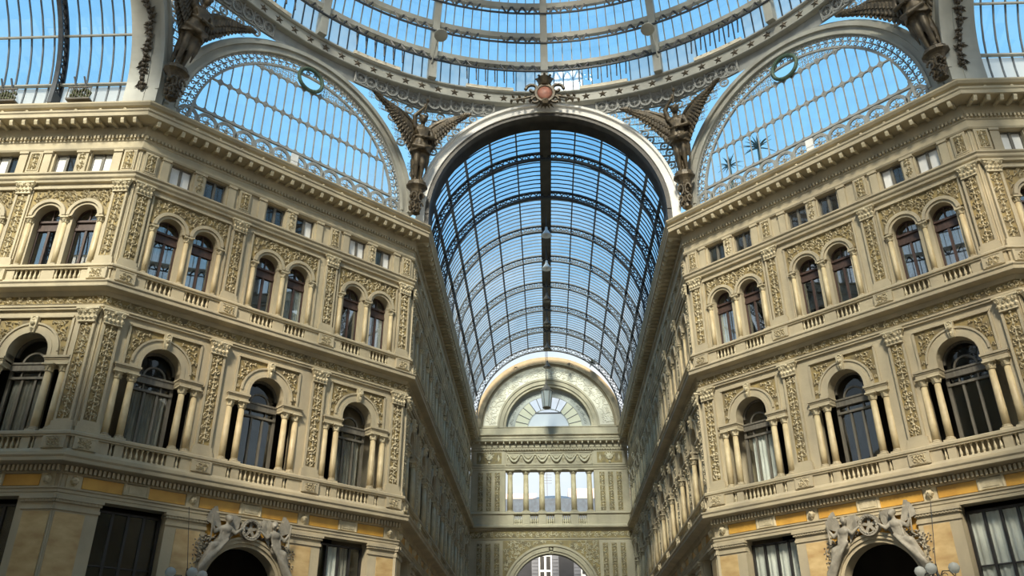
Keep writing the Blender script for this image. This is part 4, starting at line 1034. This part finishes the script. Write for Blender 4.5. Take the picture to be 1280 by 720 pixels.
# ================================================================== winged figures
class Body(M):
    def cap(s, a, b, ra, rb, n=10):
        """tapered limb with rounded ends"""
        a, b = Vector(a), Vector(b); d = (b - a).normalized()
        P, R_ = [], []
        for k in (0.05, .5, .87): P.append(a - d * ra * sqrt(max(0, 1 - k * k))); R_.append(ra * k)
        P.append(a); R_.append(ra); P.append(b); R_.append(rb)
        for k in (.87, .5, .05): P.append(b + d * rb * sqrt(max(0, 1 - k * k))); R_.append(rb * k)
        s.tube([tuple(p) for p in P], R_, n)
    def chain(s, pts, rad):
        for i in range(len(pts) - 1): s.cap(pts[i], pts[i + 1], rad[i], rad[i + 1])
    def ell(s, c, r, n=12):
        rows = []
        for i in range(n + 1):
            t = -pi / 2 + pi * i / n; k = max(.02, cos(t))
            rows.append([(c[0] + r[0] * k * cos(2 * pi * j / n), c[1] + r[1] * k * sin(2 * pi * j / n), c[2] + r[2] * sin(t)) for j in range(n)])
        s.grid(rows, True, 0, True)
    def hand(s, w, d, side, size=.3, curl=.5):
        """palm, four fingers of unequal length and a thumb; w wrist, d pointing direction"""
        w, d = Vector(w), Vector(d).normalized(); up = Vector((0, -1, 0)); a = d.cross(up); a.normalize(); nrm = a.cross(d)
        s.cap(tuple(w), tuple(w + d * size * .45), size * .17, size * .24)
        for k, (o, L) in enumerate(((-.2, .42), (-.07, .5), (.07, .46), (.2, .36))):
            r0 = w + d * size * .5 + a * (o * size); r1 = r0 + d * size * L * .55; r2 = r1 + (d * (1 - curl) + nrm * curl).normalized() * size * L * .5
            s.chain([tuple(r0), tuple(r1), tuple(r2)], [size * .085, size * .075, size * .06])
        t0 = w + d * size * .18 + a * (side * size * .2); t1 = t0 + (d * .7 + a * side * .7) * size * .28
        s.chain([tuple(t0), tuple(t1), tuple(t1 + d * size * .2)], [size * .1, size * .085, size * .07])
def remesh(o, vox, it=2):
    r = o.modifiers.new('merge', 'REMESH'); r.mode = 'VOXEL'; r.voxel_size = vox; r.use_smooth_shade = True
    s_ = o.modifiers.new('soft', 'SMOOTH'); s_.iterations = it; s_.factor = .5
def angel_body():
    b = Body()
    # legs: weight on one leg, the other knee forward
    b.chain([(-.2, .0, 2.55), (-.2, -.12, 1.42), (-.16, .04, .26)], [.28, .19, .1]); b.chain([(.2, .0, 2.55), (.22, -.06, 1.40), (.22, .1, .28)], [.28, .19, .1])
    b.chain([(-.16, .06, .16), (-.18, -.28, .09)], [.11, .08]); b.chain([(.22, .1, .16), (.28, -.24, .09)], [.11, .08])
    b.ell((0, .02, 2.62), (.46, .36, .42)); b.chain([(0, .02, 2.7), (.02, .0, 3.2), (0, .0, 3.72)], [.40, .34, .42])
    b.ell((0, -.02, 3.7), (.5, .32, .42)); b.ell((-.18, -.2, 3.66), (.2, .18, .2)); b.ell((.18, -.2, 3.66), (.2, .18, .2))
    b.cap((-.38, .02, 3.98), (.38, .02, 3.98), .2, .2); b.chain([(0, .02, 4.0), (0, -.03, 4.4)], [.17, .15])
    # head, turned a little
    b.ell((0, -.08, 4.66), (.245, .28, .34)); b.ell((0, -.14, 4.5), (.18, .2, .2)); b.cap((.03, -.36, 4.68), (.035, -.39, 4.58), .035, .05)
    b.ell((.02, -.31, 4.48), (.08, .06, .03)); b.ell((-.09, -.3, 4.7), (.06, .05, .03)); b.ell((.13, -.3, 4.7), (.06, .05, .03)); b.ell((.01, -.3, 4.78), (.2, .06, .035))
    b.ell((-.25, -.04, 4.64), (.04, .07, .09)); b.ell((.25, -.04, 4.64), (.04, .07, .09))
    # hair bound round the head
    b.ell((0, .02, 4.76), (.29, .3, .28)); b.ell((0, .28, 4.66), (.16, .16, .16))
    for k in range(9): a = pi * k / 8; b.ell((.25 * cos(a), -.12 - .17 * sin(a) * .6, 4.84 + .03 * (k % 2)), (.08, .08, .075), 8)
    # raised arm and the arm folded across the breast
    b.chain([(-.5, .02, 4.0), (-.62, -.1, 4.75), (-.08, -.22, 5.42)], [.19, .15, .1]); b.hand((-.06, -.22, 5.46), (.35, 0, 1), 1, .36, .6)
    b.chain([(.5, .02, 3.98), (.72, -.22, 3.3), (.2, -.52, 3.12)], [.19, .15, .1]); b.hand((.2, -.52, 3.12), (-1, -.15, .15), -1, .34, .5)
    # drapery: bodice folds, girdle, kilted skirt flaring over the thighs
    n = 40; rows = []
    for i in range(15):
        t = i / 14; z = 3.25 - 1.1 * t; r = .36 + .30 * t ** .8
        rows.append([(((r + .05 * t * sin(9 * 2 * pi * j / n + 3 * t)) * cos(2 * pi * j / n)) * 1.05, (r * .8 + .05 * t * sin(9 * 2 * pi * j / n)) * sin(2 * pi * j / n), z + .1 * t * sin(2 * pi * j / n * 3)) for j in range(n)])
    b.grid(rows, True, 0, True)
    for k in range(8): a = -1.0 + k * .28; b.chain([(.5 * sin(a), -.34 * cos(a * .6) - .02, 3.75), (.3 * sin(a + .3), -.36, 3.3)], [.05, .04])
    b.chain([(-.42, -.18, 3.28), (0, -.38, 3.2), (.42, -.18, 3.3)], [.09, .1, .09])
    b.chain([(-.55, -.3, 2.5), (.1, -.62, 2.3), (.62, -.25, 2.62)], [.13, .17, .12]); b.chain([(.5, -.1, 2.5), (.56, .05, 1.6), (.5, .1, .8)], [.15, .12, .05])
    b.chain([(-.3, .2, 2.3), (-.34, .26, 1.3), (-.28, .3, .3)], [.2, .15, .1]); b.chain([(.05, .25, 2.3), (.06, .3, 1.2), (.06, .3, .2)], [.26, .2, .16])
    return b.mesh('angel_body', BRONZE, smooth=True)
def wing_mesh(tip, n=13, sd=1):
    """feather fan from the shoulder blade to the tip, in the XZ plane, thickest at the arm"""
    m = M(); root = Vector((sd * .28, .30, 3.9)); T_ = Vector(tip); d = T_ - root; L = d.length
    elbow = root + d * .42 + Vector((0, .0, .3)); 
    m.tube([tuple(root), tuple(root.lerp(elbow, .5) + Vector((0, 0, .1))), tuple(elbow), tuple(elbow.lerp(T_, .5) + Vector((0, 0, .05)))], [.2, .22, .17, .07], 8)
    def feather(p, r, w):
        p, r = Vector(p), Vector(r); t = (r - p).normalized(); a = Vector((t.z, 0, -t.x)); rows = []
        for k, f in ((0, .6), (.3, 1), (.7, .95), (.92, .6), (1, .08)):
            c = p.lerp(r, k); rows.append([tuple(c + a * w * f), tuple(c + Vector((0, -.05, 0))), tuple(c - a * w * f), tuple(c + Vector((0, .04, 0)))])
        m.grid(rows, True, 0, True)
    low = Vector((sd * .5, .3, 1.95)); lead = lambda k: root.lerp(elbow, min(1, k / .45)) if k < .45 else elbow.lerp(T_, (k - .45) / .55)
    n = 17
    for i in range(n):                                   # flight feathers sweep from the tip round to the body
        k = i / (n - 1); p = lead(.72 * (1 - k) + .04); end = T_.lerp(low, k ** .9) + Vector((sd * -.1 * sin(pi * k), 0, .18 * sin(pi * k)))
        feather(p + Vector((0, .03 + .014 * i, 0)), end, .20)
    for row, f in ((0, .62), (1, .36)):                  # coverts
        for i in range(n):
            k = i / (n - 1); p = lead(.78 * (1 - k) + .05); end = p.lerp(T_.lerp(low, k ** .9), f)
            feather(p + Vector((0, -.05 - .05 * row, .02)), end + Vector((0, -.06 - .05 * row, 0)), .19)
    return m.mesh('wing', BRONZE)
AB = angel_body()
ABm = AB.copy(); ABm.transform(Matrix.Scale(-1, 4, (1, 0, 0))); ABm.flip_normals()
def console_mesh():
    m = M(); m.lathe([(.1, 0), (.34, .1), (.28, .3), (.42, .6), (.24, .85), (.3, 1.1), (.5, 1.4), (.6, 1.5), (.78, 1.62), (.78, 1.7), (.66, 1.74), (.66, 1.88)], 12, sy=.8)
    R = random.Random(2)
    for k in range(34):
        a = R.uniform(-.3, pi + .3); z = R.uniform(.05, 1.35); r = .30 + R.uniform(-.05, .12)
        m.lathe([(.02, -.12), (.1, -.06), (.13, .02), (.02, .12)], 6, (r * cos(a), -r * .8 * sin(a), z))
    for sd in (-1, 1):
        m.tube([(sd * (.26 + .2 * cos(t)), -.42, .9 + .25 * sin(t)) for t in [i * .6 for i in range(9)]], .07, 6)
        m.tube([(sd * (.3 + .14 * cos(t)), -.42, .4 + .16 * sin(t)) for t in [i * .7 for i in range(8)]], .06, 6)
    return m.mesh('console', BRONZE)
CON = console_mesh()
TORCH = M(); TORCH.tube([(0, -.26, 5.0), (.14, -.24, 5.9)], [.05, .04], 6); TORCH.lathe([(.03, 0), (.1, .1), (.12, .2), (.03, .34)], 6, (.15, -.24, 5.85)); TORCH = TORCH.mesh('torch', BRONZE)
def angel(x, y, z, rz, mir, tips, label, plabel, lean=.15, side=0.0, sc=.88):
    o = top('angel_statue', None, (x, y, z), (lean, side, rz), label, 'statue'); o.scale = (sc, sc, sc)
    b = part('body', ABm if mir else AB, o); remesh(b, .05)
    part('wing', wing_mesh(tips[0], sd=-1), o); part('wing', wing_mesh(tips[1], sd=1), o)
    part('torch', TORCH, o, scale=(-1, 1, 1) if mir else None)
    c = top('console', CON, (x, y, 26.94), (0, 0, rz), plabel, 'pedestal'); c.scale = (.8, .8, (z - .06 - 26.94) / 1.88)
angel(-7.45, 39.9, 29.16, radians(22), False, ((-3.76, -1.35, 5.2), (3.14, -.6, 5.55)), 'bronze winged angel with raised right arm left of the nave arch', 'carved bronze console under the angel left of the nave arch')
angel(7.80, 39.9, 29.42, radians(-22), False, ((-3.5, -.75, 5.4), (3.35, -1.45, 5.2)), 'bronze winged angel with raised arm right of the nave arch', 'carved bronze console under the angel right of the nave arch')
angel(-17.31, 29.7, 28.9, radians(55), False, ((-3.0, .3, 5.6), (3.35, .3, 5.4)), 'dark bronze winged angel at the upper left, head cut by the frame', 'dark bronze console under the upper left angel', .15, .08, .9)
angel(17.61, 29.7, 28.73, radians(-55), True, ((-3.8, 0, 5.8), (3.0, .3, 5.6)), 'dark bronze winged angel at the upper right, head cut by the frame', 'dark bronze console under the upper right angel', .15, -.08, .9)

# crest at the crown of the nave arch
o = top('crest', None, (0, Y1 - .75, 35.0), (0, 0, 0), 'bronze crest with a rose shield and scrolls at the crown of the nave arch', 'crest')
m = M()
m.tube([(.55 * cos(t), -.2, .55 + .62 * sin(t)) for t in [2 * pi * i / 16 for i in range(17)]], .14, 6)
for sd in (-1, 1):
    m.tube([(sd * (.75 + (.42 - .03 * i) * cos(.6 * i)), -.15, .95 + (.42 - .03 * i) * sin(.6 * i)) for i in range(11)], .11, 6)
    m.tube([(sd * (.6 + .22 * cos(.7 * i)), -.2, .1 + .22 * sin(.7 * i)) for i in range(9)], .09, 6)
    m.tube([(sd * .6, -.1, .5), (sd * 1.3, -.1, .3), (sd * 2.1, -.05, .25)], [.1, .07, .04], 6)
    for k in range(7): leaf(m, sd * (.9 + k * .19), .28, (pi / 2 + (k % 2 - .5) * .9) if k % 2 else -pi / 2, .42, .2, y=-.12, h=.1)
part('scrolls', m.mesh('scrolls', BRONZE), o)
m = M(); m.lathe([(.02, 0), (.4, .02), (.5, .1), (.3, .26), (.02, .32)], 12); me = m.mesh('shield', PINKR, smooth=True); part('shield', me, o, (0, -.15, .5), (pi / 2, 0, 0), (1.05, 1.2, 1))
m = M(); m.lathe([(.34, 0), (.42, .1), (.3, .2), (.5, .5), (.38, .62), (.1, .7), (.12, .85), (.02, .95)], 10); 
for k in range(8): a = k * pi / 4; m.lathe([(.02, 0), (.1, .08), (.02, .18)], 5, (.48 * cos(a), .48 * sin(a), .5))
part('crown', m.mesh('crown', BRONZE), o, (0, -.1, 1.2))
m = M(); knob(m, 0, 0, .3, h=.3); 
for k in range(5): leaf(m, (k - 2) * .12, .0, -pi / 2 + (k - 2) * .3, .5, .16, h=.12)
part('mask', m.mesh('mask', BRONZE), o, (0, -.2, -.15))

# ================================================================== sculpture over the two pier portals
def figure(sd):
    b = Body(); f = lambda x, y, z: (sd * x, y, z)
    b.ell(f(1.26, -.2, .66), (.24, .2, .22))
    b.chain([f(1.22, -.22, .62), f(1.58, -.34, .5), f(1.86, -.24, -.1)], [.19, .16, .11]); b.chain([f(1.3, -.18, .6), f(1.68, -.2, .2), f(1.98, -.18, -.5)], [.19, .15, .1])
    b.chain([f(1.86, -.24, -.1), f(1.96, -.26, -.3)], [.09, .07]); b.chain([f(1.98, -.18, -.5), f(2.04, -.22, -.72)], [.08, .06])
    b.chain([f(1.26, -.2, .66), f(1.2, -.24, .95), f(1.1, -.26, 1.2)], [.2, .17, .2]); b.ell(f(1.1, -.28, 1.2), (.27, .2, .2))
    b.cap(f(1.07, -.26, 1.36), f(1.04, -.3, 1.5), .085, .08); b.ell(f(1.01, -.34, 1.62), (.125, .14, .16)); b.ell(f(1.05, -.28, 1.68), (.15, .14, .14)); b.cap(f(.97, -.47, 1.62), f(.97, -.48, 1.58), .02, .026)
    b.chain([f(.94, -.3, 1.28), f(.72, -.38, 1.08), f(.47, -.34, 1.28)], [.095, .08, .055]); b.hand(f(.47, -.34, 1.28), (-sd, 0, .4), sd, .15, .4)
    b.chain([f(1.3, -.26, 1.26), f(1.56, -.32, 1.05), f(1.7, -.34, 1.28)], [.095, .08, .055]); b.hand(f(1.7, -.34, 1.28), (.3 * sd, 0, 1), sd, .15, .5)
    for k in range(9): b.chain([f(1.0 + .06 * k, -.38, .78 - .03 * k), f(1.3 + .09 * k, -.42, .4 - .1 * k), f(1.5 + .07 * k, -.3, .0 - .13 * k)], [.06, .075, .03])
    for k in range(5): b.chain([f(.92 + .1 * k, -.36, 1.12), f(1.06 + .08 * k, -.38, .72)], [.04, .05])
    return b.mesh('figure', SCULPT, smooth=True)
FG = {1: figure(1), -1: figure(-1)}
ins = lambda x, z: x * x + (z - 6.44) ** 2 > 2.12 ** 2 and abs(x) < 2.2 and z < 8.75 - .25 * abs(x) and z > 6.7
PF = fill(ins, -2.2, 2.2, 6.7, 8.8, .2, 31, .24).deep(2.4).mesh('foliage', SCULPT)
def portal(w, label):
    part('portal_arch', ME['portal'], w.o, (7.66, 0, 0))
    part('portal_ground', ME['portalg'], w.o, (7.66, 0, 0))
    o = top('portal_sculpture', None, w.pos(7.66, 0, 7.4), (0, 0, w.ang), label, 'sculpture')
    part('foliage', PF, o, (0, .06, -7.4))
    for sd in (-1, 1):
        b = part('figure', FG[sd], o, (0, .02, 0)); remesh(b, .03, 1)
        for x0, z0, aa, L in ((1.32, 1.3, pi / 2 - sd * .75, .85), (.92, 1.35, pi / 2 + sd * .45, .62)):
            m = M()
            for k in range(6):
                a = aa - sd * (k - 2.5) * .17; m.bar((sd * x0, -.1 - .012 * k, z0), (sd * x0 + L * cos(a) * (1 - .05 * k), -.06 - .012 * k, z0 + L * sin(a) * (1 - .05 * k)), .15, .05)
            part('wing', m.mesh('wing', SCULPT), o)
        m = M(); m.tube([(sd * 1.72, -.36, .75), (sd * 1.78, -.36, 1.75)], .035, 6); part('staff', m.mesh('staff', SCULPT), o)
        m = M(); m.grid([[(sd * (.5 + .1 * k), -.2 - .05 * sin(k * 2), 1.9 - .16 * k + dz) for k in range(5)] for dz in (0, -.25, -.5)]); part('banner', m.mesh('banner', SCULPT, smooth=True), o)
    m = M(); m.arc(.30, .44, -.32, -.08, 0, 2 * pi, 20, 0, 1.33)
    for k in range(5):
        a = pi / 2 + k * 2 * pi / 5; m.bar((0, -.18, 1.33), (.3 * cos(a), -.14, 1.33 + .3 * sin(a)), .12, .1)
    for k in range(18): a = k * pi / 9; leaf(m, .36 * cos(a), 1.33 + .36 * sin(a), a + 1.9, .16, .1, y=-.31, h=.05)
    part('wreath', m.mesh('wreath', SCULPT), o)
m = M(); m.arc(1.62, 1.76, -.02, .6, n=28, cz=6.44); m.arc(1.76, 1.92, -.1, WY, n=28, cz=6.44); m.arc(1.9, 2.0, -.15, WY, n=28, cz=6.44)
for sd in (-1, 1): m.box(min(sd * 1.62, sd * 1.92), max(sd * 1.62, sd * 1.92), -.06, .6, 0, 6.44)
ME['portal'] = m.mesh('portal_arch', STONE)
m = M(); arch_plate(m, -1.84, 1.84, 6.44, 9.0, 0, 1.8, 6.44, WY - .02, 0, reveal=False); ME['portalg'] = m.mesh('portal_ground', ORANGE)
portal(wl, 'grey marble figures and wreath over the dark arched portal of the left pier')
portal(wr, 'grey marble figures and wreath over the dark arched portal of the right pier')

# ================================================================== lamps
def globe_lamp(w, x, label):
    P = 1.15
    o = top('globe_lamp', None, w.pos(x, -P, 6.3), (0, 0, w.ang), label, 'lamp')
    m = M(); m.tube([(0, 0, -.6), (0, 0, .5)], .03, 6); m.lathe([(.02, -.2), (.1, -.1), (.06, .1), (.02, .2)], 8)
    part('stem', m.mesh('stem', DARK), o)
    m = M(); hook = Vector((0, P - .3, 2.95)); m.tube([(0, 0, .5), tuple(hook)], .014, 4); part('cable', m.mesh('cable', DARK), o)
    for a in (pi, 0, pi / 2 * 3):
        c, s_ = cos(a) * .62, sin(a) * .5
        q_ = M(); q_.tube([(0, 0, -.1), (c * .3, s_ * .3, .22), (c * .7, s_ * .7, .2), (c, s_, -.05), (c, s_, .1)], .022, 5); q_.tube([(c * .4 + .1 * cos(t), s_ * .4, .05 + .1 * sin(t)) for t in [i * .7 for i in range(8)]], .015, 4)
        ar = part('arm', q_.mesh('arm', DARK), o)
        q_ = M(); q_.lathe([(.02, -.2), (.12, -.16), (.19, -.05), (.2, .04), (.14, .15), (.02, .2)], 12, (c, s_, .28)); part('globe', q_.mesh('globe', GLOBE, smooth=True), ar)
globe_lamp(wl, 15.32 - 10.45, 'hanging lamp with three opal globes left of the left portal')
globe_lamp(wr, 10.3, 'hanging lamp with three opal globes right of the right portal')
m = M(); m.lathe([(.03, .75), (.08, .72), (.1, .5), (.16, .4), (.36, .06), (.4, 0)], 14); HL = m.mesh('lamp_shade', WHITEP, smooth=True)
m = M(); m.lathe([(.03, .75), (.08, .72), (.1, .5), (.16, .4), (.36, .06), (.4, 0)], 14); HLd = m.mesh('lamp_shade', STARM, smooth=True)
m = M(); m.lathe([(.02, -.1), (.1, -.06), (.14, .04), (.08, .14)], 8); BU = m.mesh('bulb', GLOBE, smooth=True)
for i, y in enumerate((52.2, 57.2, 62.7, 67.5, 73.0, 77.6)):
    m = M(); m.tube([(0, 0, .7), (0, 0, 2.0)], .03, 5)
    o = top('pendant_lamp', None, (0, y, 32.75), (0, 0, 0), ('white' if i < 2 else 'dark') + ' bell pendant lamp under the vault ridge, %s from the crossing' % ORD[i], 'lamp')
    part('rod', m.mesh('rod', DARK), o); part('shade', HL if i < 2 else HLd, o); part('bulb', BU, o, (0, 0, .1))
o = top('lantern', None, (-.15, 76.2, 28.0), (0, 0, 0), 'tapered glass lantern hanging before the fan window', 'lantern')
m = M(); m.lathe([(.25, 0), (.42, .08), (.38, .16)], 8); m.lathe([(.62, 1.75), (.5, 1.95), (.2, 2.3), (.06, 2.75), (.05, 3.4)], 8); m.tube([(0, 0, 3.3), (0, 0, 6.6)], .03, 5)
for k in range(6): a = k * pi / 3; m.bar((.36 * cos(a), .36 * sin(a), .15), (.56 * cos(a), .56 * sin(a), 1.78), .05, .05)
part('frame', m.mesh('frame', STARM), o); m = M(); m.grid([[(.35 * cos(k * pi / 3), .35 * sin(k * pi / 3), .15) for k in range(6)], [(.55 * cos(k * pi / 3), .55 * sin(k * pi / 3), 1.76) for k in range(6)]], True); part('glass', m.mesh('glass', GLOBE), o)
for sd, lb in ((-1, 'round floodlight on a bracket at the dome rib left of the crest'), (1, 'round floodlight on a bracket at the dome rib right of the crest')):
    ph = sd * radians(22.2); r = 16.4
    o = top('floodlight', None, (r * sin(ph), YC + r * cos(ph), 38.4), (radians(-25), 0, -ph), lb, 'lamp')
    m = M(); m.lathe([(.06, .55), (.12, .5), (.2, .3), (.38, .1), (.42, 0), (.38, -.03), (.02, -.02)], 14); part('reflector', m.mesh('reflector', IRON, smooth=True), o)
    m = M(); m.tube([(0, 0, .5), (.1 * sd, .5, .4), (.2 * sd, 1.6, -.6)], .05, 6); m.tube([(0, 0, .5), (0, 1.0, .7), (.3 * sd, 1.7, .5)], .035, 6); part('bracket', m.mesh('bracket', IRON), o)

# ================================================================== plants
def tuft(name, loc, n, L, mt, label, cat, seed, up=1.0, drop=.3):
    R = random.Random(seed); m = M()
    for k in range(n):
        a = R.uniform(0, 2 * pi); e = R.uniform(.2, 1.3) * up; l = L * R.uniform(.6, 1.1); w = L * .07
        c = Vector((cos(a), sin(a), 0)); sd = Vector((-sin(a), cos(a), 0)); rows = []
        for i in range(5):
            t = i / 4; p = c * (l * t * cos(e)) + Vector((0, 0, l * t * sin(e) - drop * l * t * t)); ww = w * (1 - t * .9)
            rows.append([tuple(p - sd * ww), tuple(p + Vector((0, 0, ww * .5))), tuple(p + sd * ww)])
        m.grid(rows)
    return top(name, m.mesh(name, mt), loc, (0, 0, 0), label, cat)
tuft('weed', (4.5, YF - 1.3, 33.1), 60, .95, GREEN, 'yellow-green weed rooted on the arch of the nave end wall', 'plant', 3)
tuft('dry_weed', (-3.2, YF - .9, 33.0), 20, .5, STARM, 'brown withered weed on the upper left of the end wall arch', 'plant', 5, drop=.9)
tuft('dry_weed', (2.2, YF - .95, 33.3), 26, .55, STARM, 'brown withered weed on the upper right of the end wall arch', 'plant', 6, drop=.9)
for s_, hz, L, lb in ((4.31, 30.72, 1.15, 'palm with blue-green fronds behind the right lunette'), (2.34, 30.53, 0.9, 'smaller palm behind the right lunette nearer the nave arch')):
    p = wr.pos(s_, 2.2, hz); m = M(); m.tube([(0, 0, 26.93 - hz), (0, 0, 0)], [.14, .08], 6)
    t = tuft('palm', tuple(p), 26, L, DGREEN, lb, 'plant', int(s_ * 10)); part('trunk', m.mesh('trunk', DGREEN), t)
for sd, xs in ((-1, ((-25.0, 'left edge'), (-21.5, 'rib'))), (1, ((25.0, 'right edge'),))):
    for x, wv in xs:
        o = top('planter', None, (x, YC + 6.95, 27.19), (0, 0, 0), 'small railed planter on the cornice before the milky lower panes near the ' + wv, 'planter'); o.scale = (.85, .85, .85)
        m = M(); m.box(-.65, .65, -.3, .12, -.3, -.2)
        for k in range(9): xx = -.62 + k * .155; m.bar((xx, -.28, -.2), (xx, -.28, .5), .03, .03)
        m.box(-.65, .65, -.31, -.25, .48, .54); part('railing', m.mesh('railing', STARM), o)
        m = M(); R = random.Random(int(x * 7))
        for k in range(60): knob(m, R.uniform(-.55, .55), R.uniform(-.15, .45), .1, y=R.uniform(-.15, .05), h=.1)
        part('plants', m.mesh('plants', GREEN), o, stuff=True)
        m = M(); m.bar((-.35, .05, .5), (-.7, .0, 1.5), .08, .08); m.bar((.2, .05, .5), (-.15, .0, 1.5), .08, .08); part('strut', m.mesh('strut', BLACK), o)

# ================================================================== floor, roofs, the rest of the building and the street
m = M(); m.face([(-60, -40, 0), (60, -40, 0), (60, 130, 0), (-60, 130, 0)]); top('floor', m.mesh('floor', FLOORM), (0, 0, 0), (0, 0, 0), 'marble floor below the frame', 'floor', 'structure')
def plain(name, boxes, label, mt=STONE):
    m = M()
    for b_ in boxes: m.box(*b_)
    return top(name, m.mesh(name, mt), (0, 0, 0), (0, 0, 0), label, 'wall', 'structure')
# blocks of rooms behind the piers and arm walls (only their roofs and outer faces)
for sd, nm in ((-1, 'left'), (1, 'right')):
    for yy, far in ((1, 'far'), (-1, 'near')):
        m = M(); pts = [(A + 3.4, AP + 1.4), (AP + 1.4, A + 3.4), (46, A + 3.4), (46, 56 if yy > 0 else 40), (A + 3.4, 56 if yy > 0 else 40)]
        P = [(sd * x, YC + yy * y) for x, y in pts]
        m.face([(x, y, 26.5) for x, y in P]); 
        for (x0, y0), (x1, y1) in zip(P, P[1:] + P[:1]): m.face([(x0, y0, 0), (x1, y1, 0), (x1, y1, 26.5), (x0, y0, 26.5)])
        top('roof_%s_%s' % (far, nm), m.mesh('roof', STONE), (0, 0, 0), (0, 0, 0), 'flat roof block behind the %s %s walls' % (far, nm), 'roof', 'structure')
# walls behind the camera
for sd, nm in ((-1, 'left'), (1, 'right')):
    x0, x1 = sorted((sd * 7.5, sd * 8.6)); plain('wall_rear_' + nm, [(x0, x1, -24, YC - AP, 0, 26.9)], 'plain side wall of the near arm on the %s' % nm)
    o = plain('wall_near_pier_' + nm, [(-7.66, 7.66, 0, 1.2, 0, 26.9)], 'plain near corner pier wall on the %s' % nm)
    o.location = (sd * (A + AP) / 2, YC - (A + AP) / 2, 0); o.rotation_euler = (0, 0, pi + (radians(45) if sd > 0 else radians(-45)))
    x0, x1 = sorted((sd * AP, sd * 46)); plain('wall_arm_near_' + nm, [(x0, x1, YC - A - 1.1, YC - A, 0, 26.9)], 'plain near wall of the %s arm' % nm)
    x0, x1 = sorted((sd * (AP + LA_L), sd * 46)); plain('wall_arm_end_' + nm, [(x0, x1, YC + A + .1, YC + A + 1.2, 0, 26.9)], 'plain far stretch of the %s arm wall' % nm)
class Rear:
    def __init__(s, origin, ang): s.ang = ang; s.mat = Matrix.Translation((*origin, 0)) @ Matrix.Rotation(ang, 4, 'Z')
    def pos(s, x, y, z): return s.mat @ Vector((x, y, z))
lunette(Rear((-A, YC - AP), radians(135)), 'half-round glazed lunette above the near left pier, behind the view', 0)
lunette(Rear((AP, YC - A), radians(225)), 'half-round glazed lunette above the near right pier, behind the view', 0)
vault('arm_vault', 'glazed barrel vault over the near arm, behind the view', (0, YC - AP, 0), radians(180), 4, [18, 32, 46, 61, 75, 90], 0)
o = top('arch_rim', None, (0, YC - AP, 0), (0, 0, pi), 'iron arch rim of the near arm, behind the view', 'arch', 'structure'); part('rim', ME['rim'], o); part('soffit', ME['soffit'], o)
# street seen through the end wall
def house(name, x0, x1, y, z1, mt, label, wins=(), roof=None, depth=8):
    o = top(name, None, ((x0 + x1) / 2, y, 0), (0, 0, 0), label, 'building')
    W = (x1 - x0) / 2; m = M(); m.box(-W, W, 0, depth, 0, z1); part('wall', m.mesh('wall', mt), o)
    for wx, wz, ww, wh in wins:
        m = M(); m.box(wx - ww / 2, wx + ww / 2, -.12, .02, wz, wz + wh); m.box(wx - .05, wx + .05, -.16, 0, wz, wz + wh); f = part('window', (lambda k: (k.box(wx - ww / 2 - .1, wx + ww / 2 + .1, -.14, 0, wz - .1, wz + wh + .1), k.mesh('window', WHITEP))[1])(M()), o)
        q_ = M(); 
        for a, b in ((wx - ww / 2, wx - .06), (wx + .06, wx + ww / 2)):
            for c, d in ((wz, wz + wh * .45), (wz + wh * .5, wz + wh)): q_.box(a + .06, b - .06, -.17, -.13, c + .06, d - .04)
        part('pane', q_.mesh('pane', BLACK), f)
        for sd in (-1, 1):
            q_ = M(); a = wx + sd * (ww / 2 + .5); q_.box(a - .4, a + .4, -.2, -.12, wz - .1, wz + wh + .1)
            for k in range(8): q_.box(a - .34, a + .34, -.24, -.2, wz + k * wh / 8, wz + (k + .6) * wh / 8)
            part('shutter', q_.mesh('shutter', SHUT), f)
    if roof:
        m = M(); m.box(-W - .3, W + .3, -.5, depth, z1, z1 + roof); m.box(-W - .5, W + .5, -.8, .2, z1 - .5, z1); part('roof', m.mesh('roof', SLATE), o)
    return o
house('town_house', -14, 14, 100, 23.0, HOUSEG, 'dark grey house with white shuttered windows seen through the lower arch', [(-.6, 15.4, 1.3, 3.1), (4.2, 14.9, 1.3, 3.1), (-5.4, 15, 1.3, 3.1)], 2.0)
house('town_house', -9, -1.6, 112, 28.6, HOUSEP, 'pale pink house behind the slate roof on the left of the loggia', roof=.0)
house('town_house', 2.6, 12, 112, 29.2, HOUSEP, 'pale pink house behind the slate roof on the right of the loggia', roof=.0)
m = M(); m.lathe([(4.6, 0), (4.4, .5), (3.2, 1.1), (1.2, 1.5), (.1, 1.6)], 24); top('low_dome', m.mesh('low_dome', SLATE, smooth=True), (.6, 106, 25.0), (0, 0, 0), 'low dark slate dome seen between the loggia columns', 'dome')
m = M(); m.bar((0, 0, 0), (0, 0, 3.2), .05, .05)
for k in range(4): m.bar((-.6, 0, 1.8 + k * .35), (.6, 0, 1.8 + k * .35), .03, .03)
top('antenna', m.mesh('antenna', STARM), (-.2, 106, 26.65), (0, 0, 0), 'thin roof antenna seen between the loggia columns', 'antenna')
